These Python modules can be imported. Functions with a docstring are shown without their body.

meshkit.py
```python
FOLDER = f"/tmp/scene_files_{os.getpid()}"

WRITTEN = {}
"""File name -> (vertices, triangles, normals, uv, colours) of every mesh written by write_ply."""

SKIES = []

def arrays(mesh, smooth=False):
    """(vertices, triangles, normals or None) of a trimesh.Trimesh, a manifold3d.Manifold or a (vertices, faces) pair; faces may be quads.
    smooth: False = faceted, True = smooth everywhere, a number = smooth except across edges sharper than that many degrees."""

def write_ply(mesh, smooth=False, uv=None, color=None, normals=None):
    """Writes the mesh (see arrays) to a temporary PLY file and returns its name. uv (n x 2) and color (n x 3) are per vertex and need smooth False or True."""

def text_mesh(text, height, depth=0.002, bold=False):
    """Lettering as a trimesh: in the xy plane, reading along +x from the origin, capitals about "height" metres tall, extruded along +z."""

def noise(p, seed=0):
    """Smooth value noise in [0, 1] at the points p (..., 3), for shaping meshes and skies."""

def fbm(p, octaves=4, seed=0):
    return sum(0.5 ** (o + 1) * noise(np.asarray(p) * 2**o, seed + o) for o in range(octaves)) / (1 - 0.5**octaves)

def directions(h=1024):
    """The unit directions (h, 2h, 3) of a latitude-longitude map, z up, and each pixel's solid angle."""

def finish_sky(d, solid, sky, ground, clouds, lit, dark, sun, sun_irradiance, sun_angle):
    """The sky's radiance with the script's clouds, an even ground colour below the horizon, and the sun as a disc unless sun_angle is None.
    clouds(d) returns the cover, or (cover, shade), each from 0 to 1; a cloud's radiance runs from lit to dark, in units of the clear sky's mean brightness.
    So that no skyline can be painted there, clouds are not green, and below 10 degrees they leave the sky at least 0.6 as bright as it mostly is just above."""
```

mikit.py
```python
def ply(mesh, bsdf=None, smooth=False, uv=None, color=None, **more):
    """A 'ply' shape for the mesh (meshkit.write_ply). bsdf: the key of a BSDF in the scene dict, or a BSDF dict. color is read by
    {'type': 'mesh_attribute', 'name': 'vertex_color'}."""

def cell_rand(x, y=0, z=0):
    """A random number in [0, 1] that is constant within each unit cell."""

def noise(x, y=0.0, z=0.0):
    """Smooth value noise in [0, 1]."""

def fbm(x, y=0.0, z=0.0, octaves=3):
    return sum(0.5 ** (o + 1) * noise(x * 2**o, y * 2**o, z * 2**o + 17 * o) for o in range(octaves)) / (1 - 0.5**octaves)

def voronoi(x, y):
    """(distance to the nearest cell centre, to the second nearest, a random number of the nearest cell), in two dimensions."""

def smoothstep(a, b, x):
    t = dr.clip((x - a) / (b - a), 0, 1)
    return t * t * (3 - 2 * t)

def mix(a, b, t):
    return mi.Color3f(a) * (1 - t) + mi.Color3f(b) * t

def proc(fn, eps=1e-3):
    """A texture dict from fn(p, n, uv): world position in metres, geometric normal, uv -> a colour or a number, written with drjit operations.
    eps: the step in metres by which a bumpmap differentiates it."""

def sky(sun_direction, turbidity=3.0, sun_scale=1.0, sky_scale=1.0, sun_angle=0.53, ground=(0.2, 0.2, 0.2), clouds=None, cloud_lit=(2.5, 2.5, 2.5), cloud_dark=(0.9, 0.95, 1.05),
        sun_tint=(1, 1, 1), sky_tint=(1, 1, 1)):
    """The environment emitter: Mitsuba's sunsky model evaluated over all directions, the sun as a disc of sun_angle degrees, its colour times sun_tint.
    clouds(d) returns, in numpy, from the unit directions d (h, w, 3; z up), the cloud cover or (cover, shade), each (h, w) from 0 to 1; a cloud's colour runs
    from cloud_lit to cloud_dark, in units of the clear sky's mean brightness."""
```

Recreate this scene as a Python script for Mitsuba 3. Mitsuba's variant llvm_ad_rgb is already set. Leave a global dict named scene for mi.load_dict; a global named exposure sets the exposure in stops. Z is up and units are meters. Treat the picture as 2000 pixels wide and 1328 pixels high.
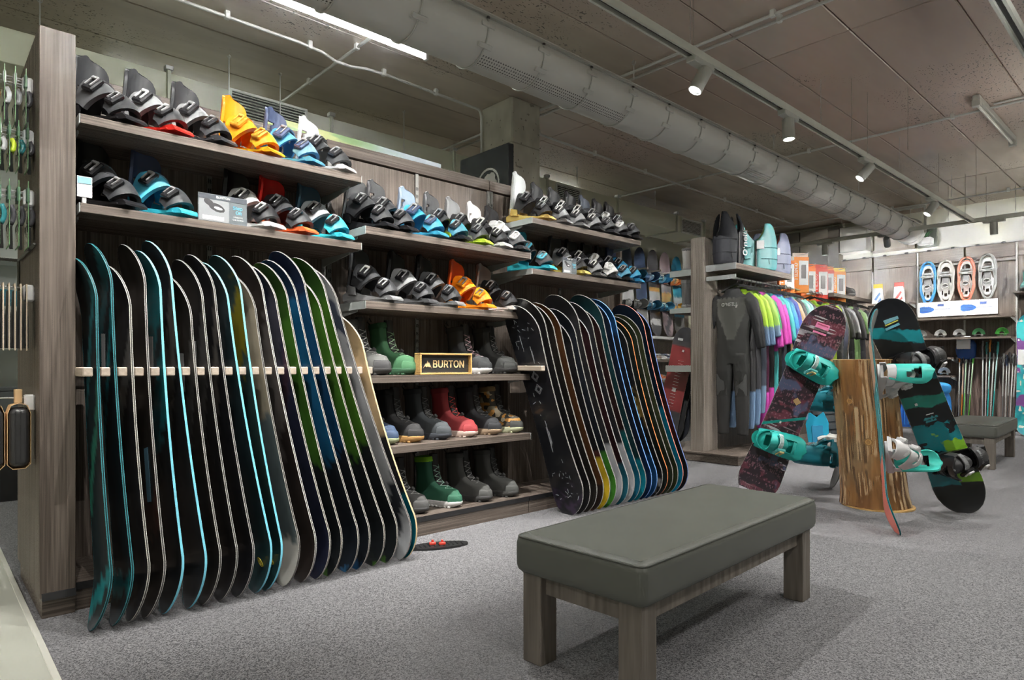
import math, random, numpy as np, trimesh, mitsuba as mi, drjit as dr, mikit, meshkit
from mikit import noise, fbm, cell_rand, smoothstep, mix, proc
from shapely.geometry import Polygon, Point, box as sbox
from shapely import affinity
T = mi.ScalarTransform4f
rng = random.Random(7)
PI = math.pi
scene, labels, used = {}, {}, {}

# ------------------------------------------------------------------ camera, light, exposure
YAW = math.radians(47.33)
scene['camera'] = {'type': 'perspective', 'fov': 2 * math.degrees(math.atan(1000 / 1263)), 'fov_axis': 'x',
                   'principal_point_offset_y': -50 / 1328, 'near_clip': 0.05, 'far_clip': 100,
                   'to_world': T().look_at(origin=[0, 0, 1], target=[math.cos(YAW), math.sin(YAW), 1], up=[0, 0, 1])}
exposure = 0.0
SPOT = 1.0
def spot(n, o, t, power, cut=34, beam=20, col=(1.0, 0.97, 0.92)):
    scene['light_' + n] = {'type': 'spot', 'to_world': T().look_at(origin=list(o), target=list(t), up=[0.1, 0.99, 0.03]),
                           'intensity': {'type': 'rgb', 'value': [SPOT * power * c for c in col]}, 'cutoff_angle': cut, 'beam_width': beam}
# unseen lamps placed to light the long rack, the floor and the log: on the visible track (y 2.38) where it runs on over the camera, and on the track beside it (y .835)
for i, (o, t, p, c) in enumerate([((.75, 2.30, 3.0), (.85, 3.25, 1.7), 10, 40), ((1.2, 2.30, 3.0), (1.35, 3.25, 1.6), 11, 42), ((1.9, 2.30, 3.0), (1.95, 3.2, 1.5), 11, 42), ((2.6, 2.30, 3.0), (2.75, 3.2, 1.5), 11, 42),
                                  ((.5, .835, 3.0), (1.15, 3.2, 1.5), 12, 26), ((1.9, .835, 3.0), (2.0, 3.2, 1.4), 13, 36), ((3.7, .835, 3.0), (3.3, 3.2, 1.3), 14, 36), ((4.9, .835, 3.0), (4.1, 3.2, 1.3), 14, 36),
                                  ((3.2, .835, 3.0), (2.6, 1.6, 0), 7, 50), ((5.8, .835, 3.0), (5.0, 1.7, .5), 14, 42), ((4.2, .5, 3.0), (4.0, .6, 0), 9, 55), ((7.0, .835, 3.0), (7.4, .9, 0), 10, 55), ((9.6, .835, 3.0), (9.6, 1.2, 0), 10, 55)]):
    spot('front_%d' % i, o, t, p * (2.0 if i < 4 else .55 if i < 8 else .75), c)
# lamps of the visible track
for i, (x, t, p) in enumerate([(3.95, (3.6, 3.3, 1.5), 12), (5.3, (5.25, 2.0, .3), 14), (7.05, (6.7, 3.3, 1.5), 20), (9.3, (8.6, 3.3, 1.7), 24)]):
    spot('track_%d' % i, (x + .16 * (t[0] - x) / 2, 2.38 + .16 * (t[1] - 2.38) / 2, 2.80), t, p * 1.3, 42)
for i, (y, p) in enumerate([(2.1, 16), (3.45, 16), (4.5, 10), (.9, 14)]):
    spot('wall_%d' % i, (11.30, y, 2.78), (12.3, y + (.2 if y < 3 else 0), 2.2), p * 1.6, 70, 44)  # cross track lamps on the far wall; the last one is out of view
spot('unseen_gondola_0', (6.2, .835, 3.0), (6.8, 3.2, 1.7), 24, 30)  # unseen lamp, out of view, placed to light the wetsuits and vests
spot('unseen_gondola_1', (8.2, .835, 3.0), (8.2, 3.2, 1.8), 22, 30)  # unseen lamp, out of view, placed to light the packages and tops
spot('far_0', (10.3, 6.2, 2.75), (10.6, 7.5, 1.9), 22, 55, 35)
spot('fill_far_1', (9.4, 5.0, 3.2), (7.2, 4.2, 1.2), 16, 45, 30)  # added fill light without a fixture, aimed behind the wetsuit unit
for i, (x, y) in enumerate([(-2, -.8), (1.2, -.9), (4.2, -.9), (7.4, -.9), (10.4, -.9), (-2, -3.4), (2.0, -3.4), (6.5, -3.4), (10.4, -3.4), (-2.2, 1.6), (-2.2, 4.2), (4.5, 6.4)]):      # added downward fill spots without lamp bodies, for bounced light
    spot('shop_%d' % i, (x, y, 3.0), (x, y, 0), 8, 66, 45)
spot('unseen_end_0', (.30, 2.35, 3.05), (.42, 3.12, 2.1), 9, 30)  # unseen lamp placed to brighten the top of the end panel
spot('log', (2.7, 2.34, 3.0), (5.0, 1.6, .5), 42, 20)  # unseen lamp, out of view, lights the log and its boards
spot('bench', (1.75, 2.3, 3.0), (2.3, 1.2, 0), 15, 34)  # unseen lamp, out of view, lights the bench and throws its shadow
spot('post', (4.06, 2.46, 2.80), (6.06, 3.70, 1.4), 30, 20)  # second, unseen source beside the first track head, placed to light the end post
TUBE = 36.0                                            # radiance of the fluorescent tubes
# one visible fluorescent batten, then unseen ones added as fill: (x0, x1, y)
TUBES = [(1.45, 3.03, 4.29), (-.3, 1.3, 4.29), (1.0, 2.5, -2.2), (5.0, 6.5, -2.2), (9.0, 10.5, -2.2), (1.2, 2.7, 6.7), (6.0, 7.5, 6.6)]
# pendant battens added as fill light, hung on wires just outside the picture: (x0, x1, y)
FILL_PEND = [(-.8, .9, 1.35), (3.3, 5.0, .42), (6.6, 8.3, .85), (9.6, 11.1, 1.2)]
PZ, FILL_L = 2.78, 31.0

# ------------------------------------------------------------------ helpers
def key(name, parent=None):
    k = (parent + '__' if parent else '') + name
    n = used.get(k, 0); used[k] = n + 1
    return k if n == 0 else '%s_%03d' % (k, n)
def tag(k, label=None, cat=None, group=None, kind=None):
    d = {a: b for a, b in (('label', label), ('category', cat), ('group', group), ('kind', kind)) if b}
    if d: labels[k] = {**labels.get(k, {}), **d}
    return k
def thing(name, label, cat, group=None): return tag(key(name), label, cat, group)
def shp(mesh, m, smooth=False, color=None, uv=None, tw=None):
    d = dict(mesh) if isinstance(mesh, dict) else mikit.ply(mesh, None, smooth, uv=uv, color=color)
    d['bsdf'] = {'type': 'ref', 'id': m}
    if tw is not None: d['to_world'] = tw if not isinstance(tw, np.ndarray) else T(tw.tolist())
    return d
def part(parent, name, mesh, m, smooth=30, label=None, kind=None, **kw):
    k = key(name, parent); scene[k] = shp(mesh, m, smooth, **kw)
    return tag(k, label, None, None, kind)
def solo(name, mesh, m, label, cat, group=None, smooth=30, kind=None, **kw):
    k = key(name); scene[k] = shp(mesh, m, smooth, **kw)
    return tag(k, label, cat, group, kind)
def struct(name, mesh, m, smooth=False, **kw):
    k = key(name); scene[k] = shp(mesh, m, smooth, **kw); return tag(k, kind='structure')

def cat(*ms): return trimesh.util.concatenate([m for m in ms])
def box(x0, x1, y0, y1, z0, z1, r=0.0):
    x0, x1 = sorted((x0, x1)); y0, y1 = sorted((y0, y1)); z0, z1 = sorted((z0, z1))
    r = min(r, .45 * min(x1 - x0, y1 - y0, z1 - z0))
    if r <= 0:
        b = trimesh.creation.box((x1 - x0, y1 - y0, z1 - z0)); b.apply_translation(((x0 + x1) / 2, (y0 + y1) / 2, (z0 + z1) / 2)); return b
    p = []
    for a, s in ((x0, 1), (x1, -1)):
        for b, t in ((y0, 1), (y1, -1)):
            for c, u in ((z0, 1), (z1, -1)):
                p += [(a, b + t * r, c + u * r), (a + s * r, b, c + u * r), (a + s * r, b + t * r, c)]
    return trimesh.Trimesh(*_hull(np.array(p)), process=False)
def _hull(p):
    from scipy.spatial import ConvexHull
    h = ConvexHull(p); f = h.simplices.copy()
    n = np.cross(p[f[:, 1]] - p[f[:, 0]], p[f[:, 2]] - p[f[:, 0]])
    w = (n * h.equations[:, :3]).sum(1) < 0
    f[w] = f[w][:, ::-1]
    return p, f
def hull(p): return trimesh.Trimesh(*_hull(np.array(p, float)), process=False)
def loft(rings, cap=True, wrap=True):
    R = np.asarray(rings, float); m, n, _ = R.shape
    v = R.reshape(-1, 3); f = []
    for i in range(m - 1):
        for j in range(n if wrap else n - 1):
            a, b = i * n + j, i * n + (j + 1) % n
            f += [(a, b, b + n), (a, b + n, a + n)]
    if cap:
        v = np.vstack([v, R[0].mean(0), R[-1].mean(0)]); c0, c1 = m * n, m * n + 1
        for j in range(n):
            f += [(c0, (j + 1) % n, j), (c1, (m - 1) * n + j, (m - 1) * n + (j + 1) % n)]
    return trimesh.Trimesh(v, np.array(f), process=False)
def frames(P, up=(0, 0, 1)):
    P = np.asarray(P, float); t = np.gradient(P, axis=0); t /= np.linalg.norm(t, axis=1, keepdims=True) + 1e-12
    u = np.array(up, float)
    if abs(t[0] @ u) > .95: u = np.array([1., 0, 0]) if abs(t[0][0]) < .9 else np.array([0, 1., 0])
    N = []
    for k in range(len(P)):
        u = u - (u @ t[k]) * t[k]; u /= np.linalg.norm(u); N.append(u)
    N = np.array(N); return t, N, np.cross(t, N)
def tube(P, r, n=8):
    P = np.asarray(P, float); t, N, B = frames(P); r = np.broadcast_to(r, len(P))
    a = np.arange(n) * 2 * PI / n
    return loft([P[k] + r[k] * (np.cos(a)[:, None] * N[k] + np.sin(a)[:, None] * B[k]) for k in range(len(P))])
def bar(P, w, h, up=(0, 0, 1)):
    P = np.asarray(P, float); t, N, B = frames(P, up); w = np.broadcast_to(w, len(P)); h = np.broadcast_to(h, len(P))
    return loft([[P[k] + sx * w[k] / 2 * B[k] + sy * h[k] / 2 * N[k] for sx, sy in ((-1, -1), (1, -1), (1, 1), (-1, 1))] for k in range(len(P))])
def cyl(p, q, r, n=16, r2=None):
    return tube([p, q], [r, r if r2 is None else r2], n)
def shell(G, th, mask=None):
    G = np.asarray(G, float); m, n, _ = G.shape
    N = np.cross(np.gradient(G, axis=0), np.gradient(G, axis=1)); N /= np.linalg.norm(N, axis=2, keepdims=True) + 1e-9
    th = np.broadcast_to(th, (m, n))[..., None]
    v = np.vstack([(G + N * th / 2).reshape(-1, 3), (G - N * th / 2).reshape(-1, 3)]); K = m * n
    f, E = [], {}
    for i in range(m - 1):
        for j in range(n - 1):
            if mask is not None and not mask[i][j]: continue
            q = [i * n + j, (i + 1) * n + j, (i + 1) * n + j + 1, i * n + j + 1]
            f += [(q[0], q[1], q[2]), (q[0], q[2], q[3]), (K + q[0], K + q[2], K + q[1]), (K + q[0], K + q[3], K + q[2])]
            for a, b in zip(q, q[1:] + q[:1]):
                if (b, a) in E: del E[(b, a)]
                else: E[(a, b)] = 1
    for a, b in E: f += [(a, K + b, b), (a, K + a, K + b)]
    return trimesh.Trimesh(v, np.array(f), process=False)
def prism(poly, h, z=0.0):
    poly = poly if hasattr(poly, 'geom_type') else Polygon(poly)
    m = cat(*[trimesh.creation.extrude_polygon(g, h, engine='earcut') for g in getattr(poly, 'geoms', [poly])]); m.apply_translation((0, 0, z)); return m
def frame(o, zaxis, xaxis):
    z = np.array(zaxis, float); z /= np.linalg.norm(z); x = np.array(xaxis, float); x -= (x @ z) * z; x /= np.linalg.norm(x)
    M = np.eye(4); M[:3, 0], M[:3, 1], M[:3, 2], M[:3, 3] = x, np.cross(z, x), z, o; return M
def place(x, y, z, rz=0.0, s=1.0, mirror=False):
    c, q = math.cos(rz), math.sin(rz); M = np.eye(4)
    M[:3, :3] = np.array([[c, -q, 0], [q, c, 0], [0, 0, 1]]) * s
    if mirror: M[:3, 0] *= -1
    M[:3, 3] = (x, y, z); return M
def mv(mesh, M):
    m = mesh.copy(); m.apply_transform(M); return m
def rrect(w, h, r, n=5): return sbox(-w / 2 + r, -h / 2 + r, w / 2 - r, h / 2 - r).buffer(r, quad_segs=n)
def text(s, h, M, depth=.002, bold=True, center=True):
    t = meshkit.text_mesh(s, h, depth, bold)
    if center: t.apply_translation((-(t.bounds[0][0] + t.bounds[1][0]) / 2, -(t.bounds[0][1] + t.bounds[1][1]) / 2, 0))
    return mv(t, M)
def face(o, right, upv):
    """Matrix that lays the xy plane at o, x along right, y along upv, z towards the reader."""
    x = np.array(right, float); x /= np.linalg.norm(x); y = np.array(upv, float); y -= (y @ x) * x; y /= np.linalg.norm(y)
    M = np.eye(4); M[:3, 0], M[:3, 1], M[:3, 2], M[:3, 3] = x, y, np.cross(x, y), o; return M

# ------------------------------------------------------------------ materials
def bs(k, d):
    if k not in scene: scene[k] = {'type': 'twosided', 'b': d}
    return k
def mat(c, r=.45, metal=0.0, coat=0.0, spec=.5, sheen=0.0):
    k = 'mat_' + '_'.join('%d' % round(x * 1000) for x in (*c, r, metal, coat))
    d = {'type': 'principled', 'base_color': {'type': 'rgb', 'value': list(c)}, 'roughness': r, 'specular': spec}
    if metal: d['metallic'] = metal
    if coat: d['clearcoat'] = coat; d['clearcoat_gloss'] = .95
    return bs(k, d)
def pmat(k, fn, r=.5, coat=0.0, spec=.5, bump=None, bs_eps=1e-3):
    d = {'type': 'principled', 'base_color': proc(fn), 'roughness': r, 'specular': spec}
    if coat: d['clearcoat'] = coat; d['clearcoat_gloss'] = .95
    if bump: d = {'type': 'bumpmap', 'arbitrary': proc(bump[0], bs_eps), 'scale': bump[1], 'b': d}
    return bs(k, d)
def attr(k, r=.35, coat=0.0, spec=.25):
    d = {'type': 'principled', 'base_color': {'type': 'mesh_attribute', 'name': 'vertex_color'}, 'roughness': r, 'specular': spec}
    if coat: d['clearcoat'] = coat; d['clearcoat_gloss'] = .97
    return bs(k, d)
WA, WB = (.064, .050, .041), (.165, .138, .118)
def grain(a, b, c):
    g = fbm(a, b, c, 3); h = noise(a * .21 + 9, b * .21, c * .5)
    return dr.clip((g - .3) * 1.7 + (h - .5) * .5, 0, 1)
WOODV = pmat('wood_upright', lambda p, n, uv: mix(WA, WB, grain(p.x * 170, p.y * 170, p.z * 3.0)), .5, spec=.35)
WOODP = pmat('wood_pale', lambda p, n, uv: mix((.15, .128, .108), (.29, .26, .23), grain(p.x * 170, p.y * 170, p.z * 3.0)), .5, spec=.35)
WOODX = pmat('wood_along_x', lambda p, n, uv: mix(WA, WB, grain(p.x * 3.0, p.y * 170, p.z * 170)), .5, spec=.35)
WOODY = pmat('wood_along_y', lambda p, n, uv: mix(WA, WB, grain(p.x * 170, p.y * 3.0, p.z * 170)), .5, spec=.35)
LEGW = pmat('wood_leg', lambda p, n, uv: mix((.115, .10, .085), (.20, .178, .155), grain(p.x * 60, p.y * 60, p.z * 3.5)), .55, spec=.3)
def f_ceil(p, n, uv):
    cx, cy = dr.floor((p.x - 5.24) / 2.62), dr.floor((p.y - 1.88) / .66)
    q = cell_rand(cx, cy, 3)
    a = fbm(p.x * .9, p.y * .9, p.z, 4); b = fbm(p.x * 2.2 + 40, p.y * 9.0, p.z, 4); c = noise(p.x * .5 + 7, p.y * .5)
    t = dr.clip(.32 + .9 * (a - .5) + .6 * (b - .5) + .35 * (q - .5), 0, 1)
    col = mix((.29, .248, .208), (.49, .432, .36), t)
    col = mix(col, mi.Color3f(.42, .29, .25), smoothstep(.5, .8, c) * .5)
    pit = smoothstep(.80, .86, noise(p.x * 55, p.y * 110)) * smoothstep(.50, .62, fbm(p.x * .8 + 3.3, p.y * 1.2 + 1.0, 0, 3))
    return mix(col, mi.Color3f(.05, .045, .04), pit * .8)
CEIL = pmat('ceiling_concrete', f_ceil, .38, spec=.5)
def f_col(p, n, uv):
    a = fbm(p.x * 3, p.y * 3, p.z * 3, 4); b = fbm(p.x * 14, p.y * 14, p.z * 5, 3)
    line = smoothstep(.012, .0, dr.abs(p.z - 3.12)) * .5
    col = mix((.26, .245, .205), (.48, .46, .39), dr.clip(.5 + 1.1 * (a - .5) + .6 * (b - .5), 0, 1))
    return mix(col, mi.Color3f(.1, .09, .075), line + smoothstep(.86, .90, noise(p.x * 30, p.y * 30, p.z * 30)) * .6)
COLM = pmat('column_concrete', f_col, .7, spec=.3)
def f_carpet(p, n, uv):
    a = noise(p.x * 210, p.y * 210); b = noise(p.x * 420 + 5, p.y * 420); c = fbm(p.x * 1.5, p.y * 1.5, 0, 3)
    t = dr.clip(.5 + .9 * (a - .5) + 1.0 * (b - .5) + .18 * (c - .5), 0, 1)
    return mix((.066, .066, .071), (.245, .243, .252), t)
CARPET = pmat('carpet', f_carpet, .95, spec=.1, bump=(lambda p, n, uv: noise(p.x * 220, p.y * 220), .003))
PATHM = pmat('path_tile', lambda p, n, uv: mix((.46, .47, .41), (.52, .53, .47), fbm(p.x * 2, p.y * 2, 0, 3)), .35)
WALLP = pmat('wall_paint', lambda p, n, uv: mix((.52, .52, .43), (.58, .58, .49), fbm(p.x * .8, p.y * .8, p.z * .8, 3)), .8, spec=.2)
DUCTP = mat((.56, .57, .46), .6)
GREYM = mat((.30, .325, .315), .45)          # grey powder-coated shelf ends
STEEL = mat((.55, .55, .55), .35, 1.0)
DARKM = mat((.03, .03, .032), .4)
BLACK = mat((.012, .012, .013), .45)
RUBB = mat((.025, .025, .027), .7)
WHITE = mat((.80, .80, .80), .4)
CHROME = mat((.75, .75, .76), .2, 1.0)
PIPE = mat((.48, .48, .46), .5)
PAINT = attr('board_paint', .22, 1.0)
VCOL = attr('painted_matt', .7, 0)
VSEMI = attr('painted_semi', .4, .2)
# ------------------------------------------------------------------ the room
CH = 3.56
struct('floor', box(.335, 12.3, -6, 7.6, -.1, 0), CARPET)
struct('floor_path', box(-4, .32, -6, 7.6, -.1, .004), PATHM)
struct('trim_1', box(.318, .34, -6, 7.6, -.05, .008, .002), mat((.62, .62, .56), .3))
struct('wall_far', box(-4, 12.3, 7.6, 7.8, 0, CH), WALLP)
struct('wall_right', box(12.3, 12.5, -6, 7.8, 0, CH), WALLP)
struct('wall_left_unseen', box(-4.2, -4, -6, 7.8, 0, CH), WALLP)  # unseen wall, closes the room so that light bounces back
struct('wall_near_unseen', box(-4, 12.3, -6.2, -6, 0, CH), WALLP)  # unseen wall behind the camera, there for bounced light
struct('ceiling', box(-4.2, 12.5, -6.2, 7.8, CH + .035, CH + .15), mat((.06, .055, .05), .8))
ys = [1.88 + .66 * k for k in range(-12, 10)]; xs = [5.24 + 2.62 * k for k in range(-4, 4)]
for i, x in enumerate(xs[:-1]):
    for j, y in enumerate(ys[:-1]):
        x0, x1, y0, y1 = max(x, -4.1) + .004, min(xs[i + 1], 12.4) - .004, max(y, -6.1) + .004, min(ys[j + 1], 7.7) - .004
        if x1 - x0 < .05 or y1 - y0 < .05: continue
        dz = rng.uniform(-.002, .002)
        b = box(x0, x1, y0, y1, CH + dz, CH + .04, .006)
        if x0 < 4.53 and x1 > 4.15 and y0 < 4.95 and y1 > 4.5: pass
        part('ceiling', 'panel', b, CEIL, False)
col = solo('concrete_column', cat(box(4.15, 4.53, 4.5, 4.95, 0, CH - .003, .012)), COLM, 'square raw concrete column behind the ski shop shelving, rising to the ceiling', 'column', smooth=False)

# round ventilation duct along x
DY, DZ, DR = 3.36, 3.185, .19
def duct_point(x, a, r): return (x, DY + r * math.sin(a), DZ - r * math.cos(a))      # a = 0 at the bottom, growing to +y
A = np.arange(48) / 48 * 2 * PI
X = np.linspace(1.2, 12.0, 90)
m = loft([[duct_point(x, a, DR) for a in A] for x in X])
def f_duct(p, n, uv):
    a = dr.atan2(p.y - DY, DZ - p.z)
    u, v = p.x / .022, a * DR / .022
    fx, fy = u - dr.floor(u) - .5, v - dr.floor(v) - .5
    sec = (p.x - 2.713) / .512; k = dr.floor(sec)
    on = (cell_rand(k, 3, 1) < .45) & (dr.abs(a + .45) < .26)
    hole = dr.select(on & (fx * fx + fy * fy < .075), 1.0, 0.0)
    base = mix((.54, .535, .515), (.60, .59, .565), fbm(p.x * 2, a * 2, 0, 3))
    return mix(base, mi.Color3f(.09, .088, .085), hole)
DUCT = pmat('duct_sheet', f_duct, .5, spec=.4)
duct = thing('round_duct', 'large round grey ventilation duct with strap rings hanging under the ceiling', 'duct')
part(duct, 'pipe', m, DUCT, True)
RA = -math.radians(90) + .32     # rail on the camera side, upper
rp = duct_point(0, -1.95, DR + .012)
part(duct, 'rail', box(1.2, 11.9, rp[1] - .012, rp[1] + .012, rp[2] - .009, rp[2] + .009, .003), mat((.36, .36, .34), .4), False)
CLIP = mat((.52, .52, .50), .5)
for k in range(-2, 18):
    x = 2.713 + .512 * k
    ring = tube([duct_point(x, a, DR + .006) for a in np.linspace(-1.93, 2.6, 30)], .006, 6)
    rk = part(duct, 'strap_ring', ring, PIPE, True)
    for a in (-1.62, -.95):
        c = np.array(duct_point(x, a, DR + .006)); nr = np.array([0, math.sin(a), -math.cos(a)])
        part(rk, 'clip', mv(box(-.055, .055, -.016, .016, -.007, .007, .002), face(c, (1, 0, 0), np.cross(nr, (1, 0, 0)))), CLIP, False)
    part(rk, 'buckle', mv(box(-.008, .008, -.012, .012, -.006, .006), face(duct_point(x, -1.9, DR + .012), (1, 0, 0), (0, 0, 1))), DARKM, False)
part(duct, 'end_collar', loft([[duct_point(x, a, r) for a in A] for x, r in ((11.85, DR + .004), (11.86, DR + .02), (12.0, DR + .02), (12.02, .16))]), mat((.42, .42, .40), .5), 40)
for x in (2.0, 4.38, 6.9, 9.4, 11.6):
    solo('duct_hanger', cat(tube([(x, DY - .10, 3.37), (x, DY - .10, CH - .02)], .005, 6), tube([(x, DY - .10 + .018 * math.sin(a), CH - .045 + .018 * math.cos(a)) for a in np.linspace(0, 5, 12)], .004, 6)), STEEL,
         'thin threaded rod with a hook carrying the round duct from the ceiling', 'hanger', 'rods carrying the round duct')

# flat rectangular duct at the back, with flanges and grilles
rd = thing('rectangular_duct', 'long flat pale green rectangular air duct running above the shelving', 'duct')
RY, RZ0, RZ1 = 5.6, 3.075, 3.315
jo = [-2.0, .1, 1.47, 2.86, 4.3, 5.75, 7.15, 8.6, 9.4]
for i in range(len(jo) - 1):
    part(rd, 'section', box(jo[i] + .012, jo[i + 1] - .012, RY, RY + .55, RZ0, RZ1, .004), DUCTP, False)
    f = part(rd, 'flange', box(jo[i + 1] - .014, jo[i + 1] + .014, RY - .02, RY + .57, RZ0 - .02, RZ1 + .02, .003), mat((.36, .37, .31), .5), False)
    part(f, 'clamp', box(jo[i + 1] - .03, jo[i + 1] + .03, RY - .03, RY + .03, RZ1 + .015, RZ1 + .05, .004), STEEL, False)
def grille(x0, x1, z0, z1, y, lab, n=9):
    g = thing('vent_grille', lab, 'grille', 'grilles on the rectangular duct')
    w = .022
    part(g, 'frame', cat(box(x0, x1, y - .02, y, z0, z0 + w, .003), box(x0, x1, y - .02, y, z1 - w, z1, .003), box(x0, x0 + w, y - .02, y, z0, z1, .003), box(x1 - w, x1, y - .02, y, z0, z1, .003)), mat((.55, .57, .53), .4), False)
    part(g, 'backing', box(x0 + .01, x1 - .01, y - .003, y, z0 + .01, z1 - .01), BLACK, False)
    for k in range(n):
        z = z0 + w + (k + .5) * (z1 - z0 - 2 * w) / n
        part(g, 'slat', mv(box(x0 + w, x1 - w, -.008, .008, -.003, .003), np.array([[1, 0, 0, 0], [0, .8, -.6, y - .011], [0, .6, .8, z], [0, 0, 0, 1]])), mat((.5, .52, .48), .4), False)
grille(1.93, 2.62, 3.06, 3.33, RY, 'white slatted air grille above the left bay of bindings')
grille(5.55 + .35, 6.38, 3.05, 3.30, RY, 'slatted air grille just right of the concrete column')
grille(8.72, 9.3, 3.06, 3.30, RY, 'dark slatted air grille behind the black life vest')
for x, y in ((1.88, 5.45), (2.32, 5.48), (3.57, 5.46), (6.2, 5.5), (7.9, 5.5), (.63, 5.5)):
    solo('ceiling_rod', cat(tube([(x, y, 2.5 if x < 4 else 3.32), (x, y, CH - .03)], .005, 6), tube([(x + .014 * math.sin(a), y, CH - .035 + .014 * math.cos(a)) for a in np.linspace(0, 5, 10)], .003, 5)), STEEL,
         'thin hooked steel rod hanging from the ceiling over the shelving', 'rod', 'hooked rods over the shelving')
# electrical conduits
def conduit(P, lab, clamps, r=.0125):
    c = thing('conduit', lab, 'pipe'); part(c, 'pipe', tube(P, r, 10), PIPE, True)
    P = np.array(P); L = np.r_[0, np.cumsum(np.linalg.norm(np.diff(P, axis=0), axis=1))]
    for t in clamps:
        q = [np.interp(t * L[-1], L, P[:, i]) for i in range(3)]
        part(c, 'clamp', box(q[0] - .018, q[0] + .018, q[1] - .018, q[1] + .018, q[2] - .018, CH + .003, .004), mat((.55, .55, .53), .5), False)
cl = [.06, .2, .35, .5, .65, .8, .94]
bend = lambda x, d=.05: [(x - .25, 0), (x - .12, -.012), (x, -.04), (x + .12, -.012), (x + .25, 0)]
conduit([(-1, 4.83, 3.52), (2.2, 4.83, 3.52), (2.4, 4.84, 3.51), (2.52, 4.86, 3.485), (2.66, 4.86, 3.485), (2.8, 4.86, 3.51), (3.0, 4.86, 3.52), (4.07, 4.90, 3.52), (4.10, 4.91, 3.50), (4.115, 4.91, 3.46), (4.115, 4.91, 2.3)], 'white conduit running over the left bays and bending down the column', [.05, .25, .42, .52, .63, .72])
conduit([(4.535, -3, 3.525), (4.535, 7.3, 3.525)], 'upper white conduit of the pair crossing above the track spotlights', cl)
conduit([(4.64, -3, 3.525), (4.64, 7.3, 3.525)], 'lower white conduit of the pair crossing above the track spotlights', cl)
conduit([(2.58, 3.6, 3.53), (2.58, 7.0, 3.53)], 'short conduit crossing the ceiling under the bright tube light', [.3, .55, .8])
conduit([(7.76, -3, 3.53), (7.76, 6.6, 3.53)], 'thin conduit crossing the ceiling beside the unlit batten', cl)
conduit([(4.56, 4.97, 3.52), (7.6, 5.03, 3.52), (11.5, 5.08, 3.52)], 'long conduit on the ceiling between the two ducts', cl)
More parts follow.
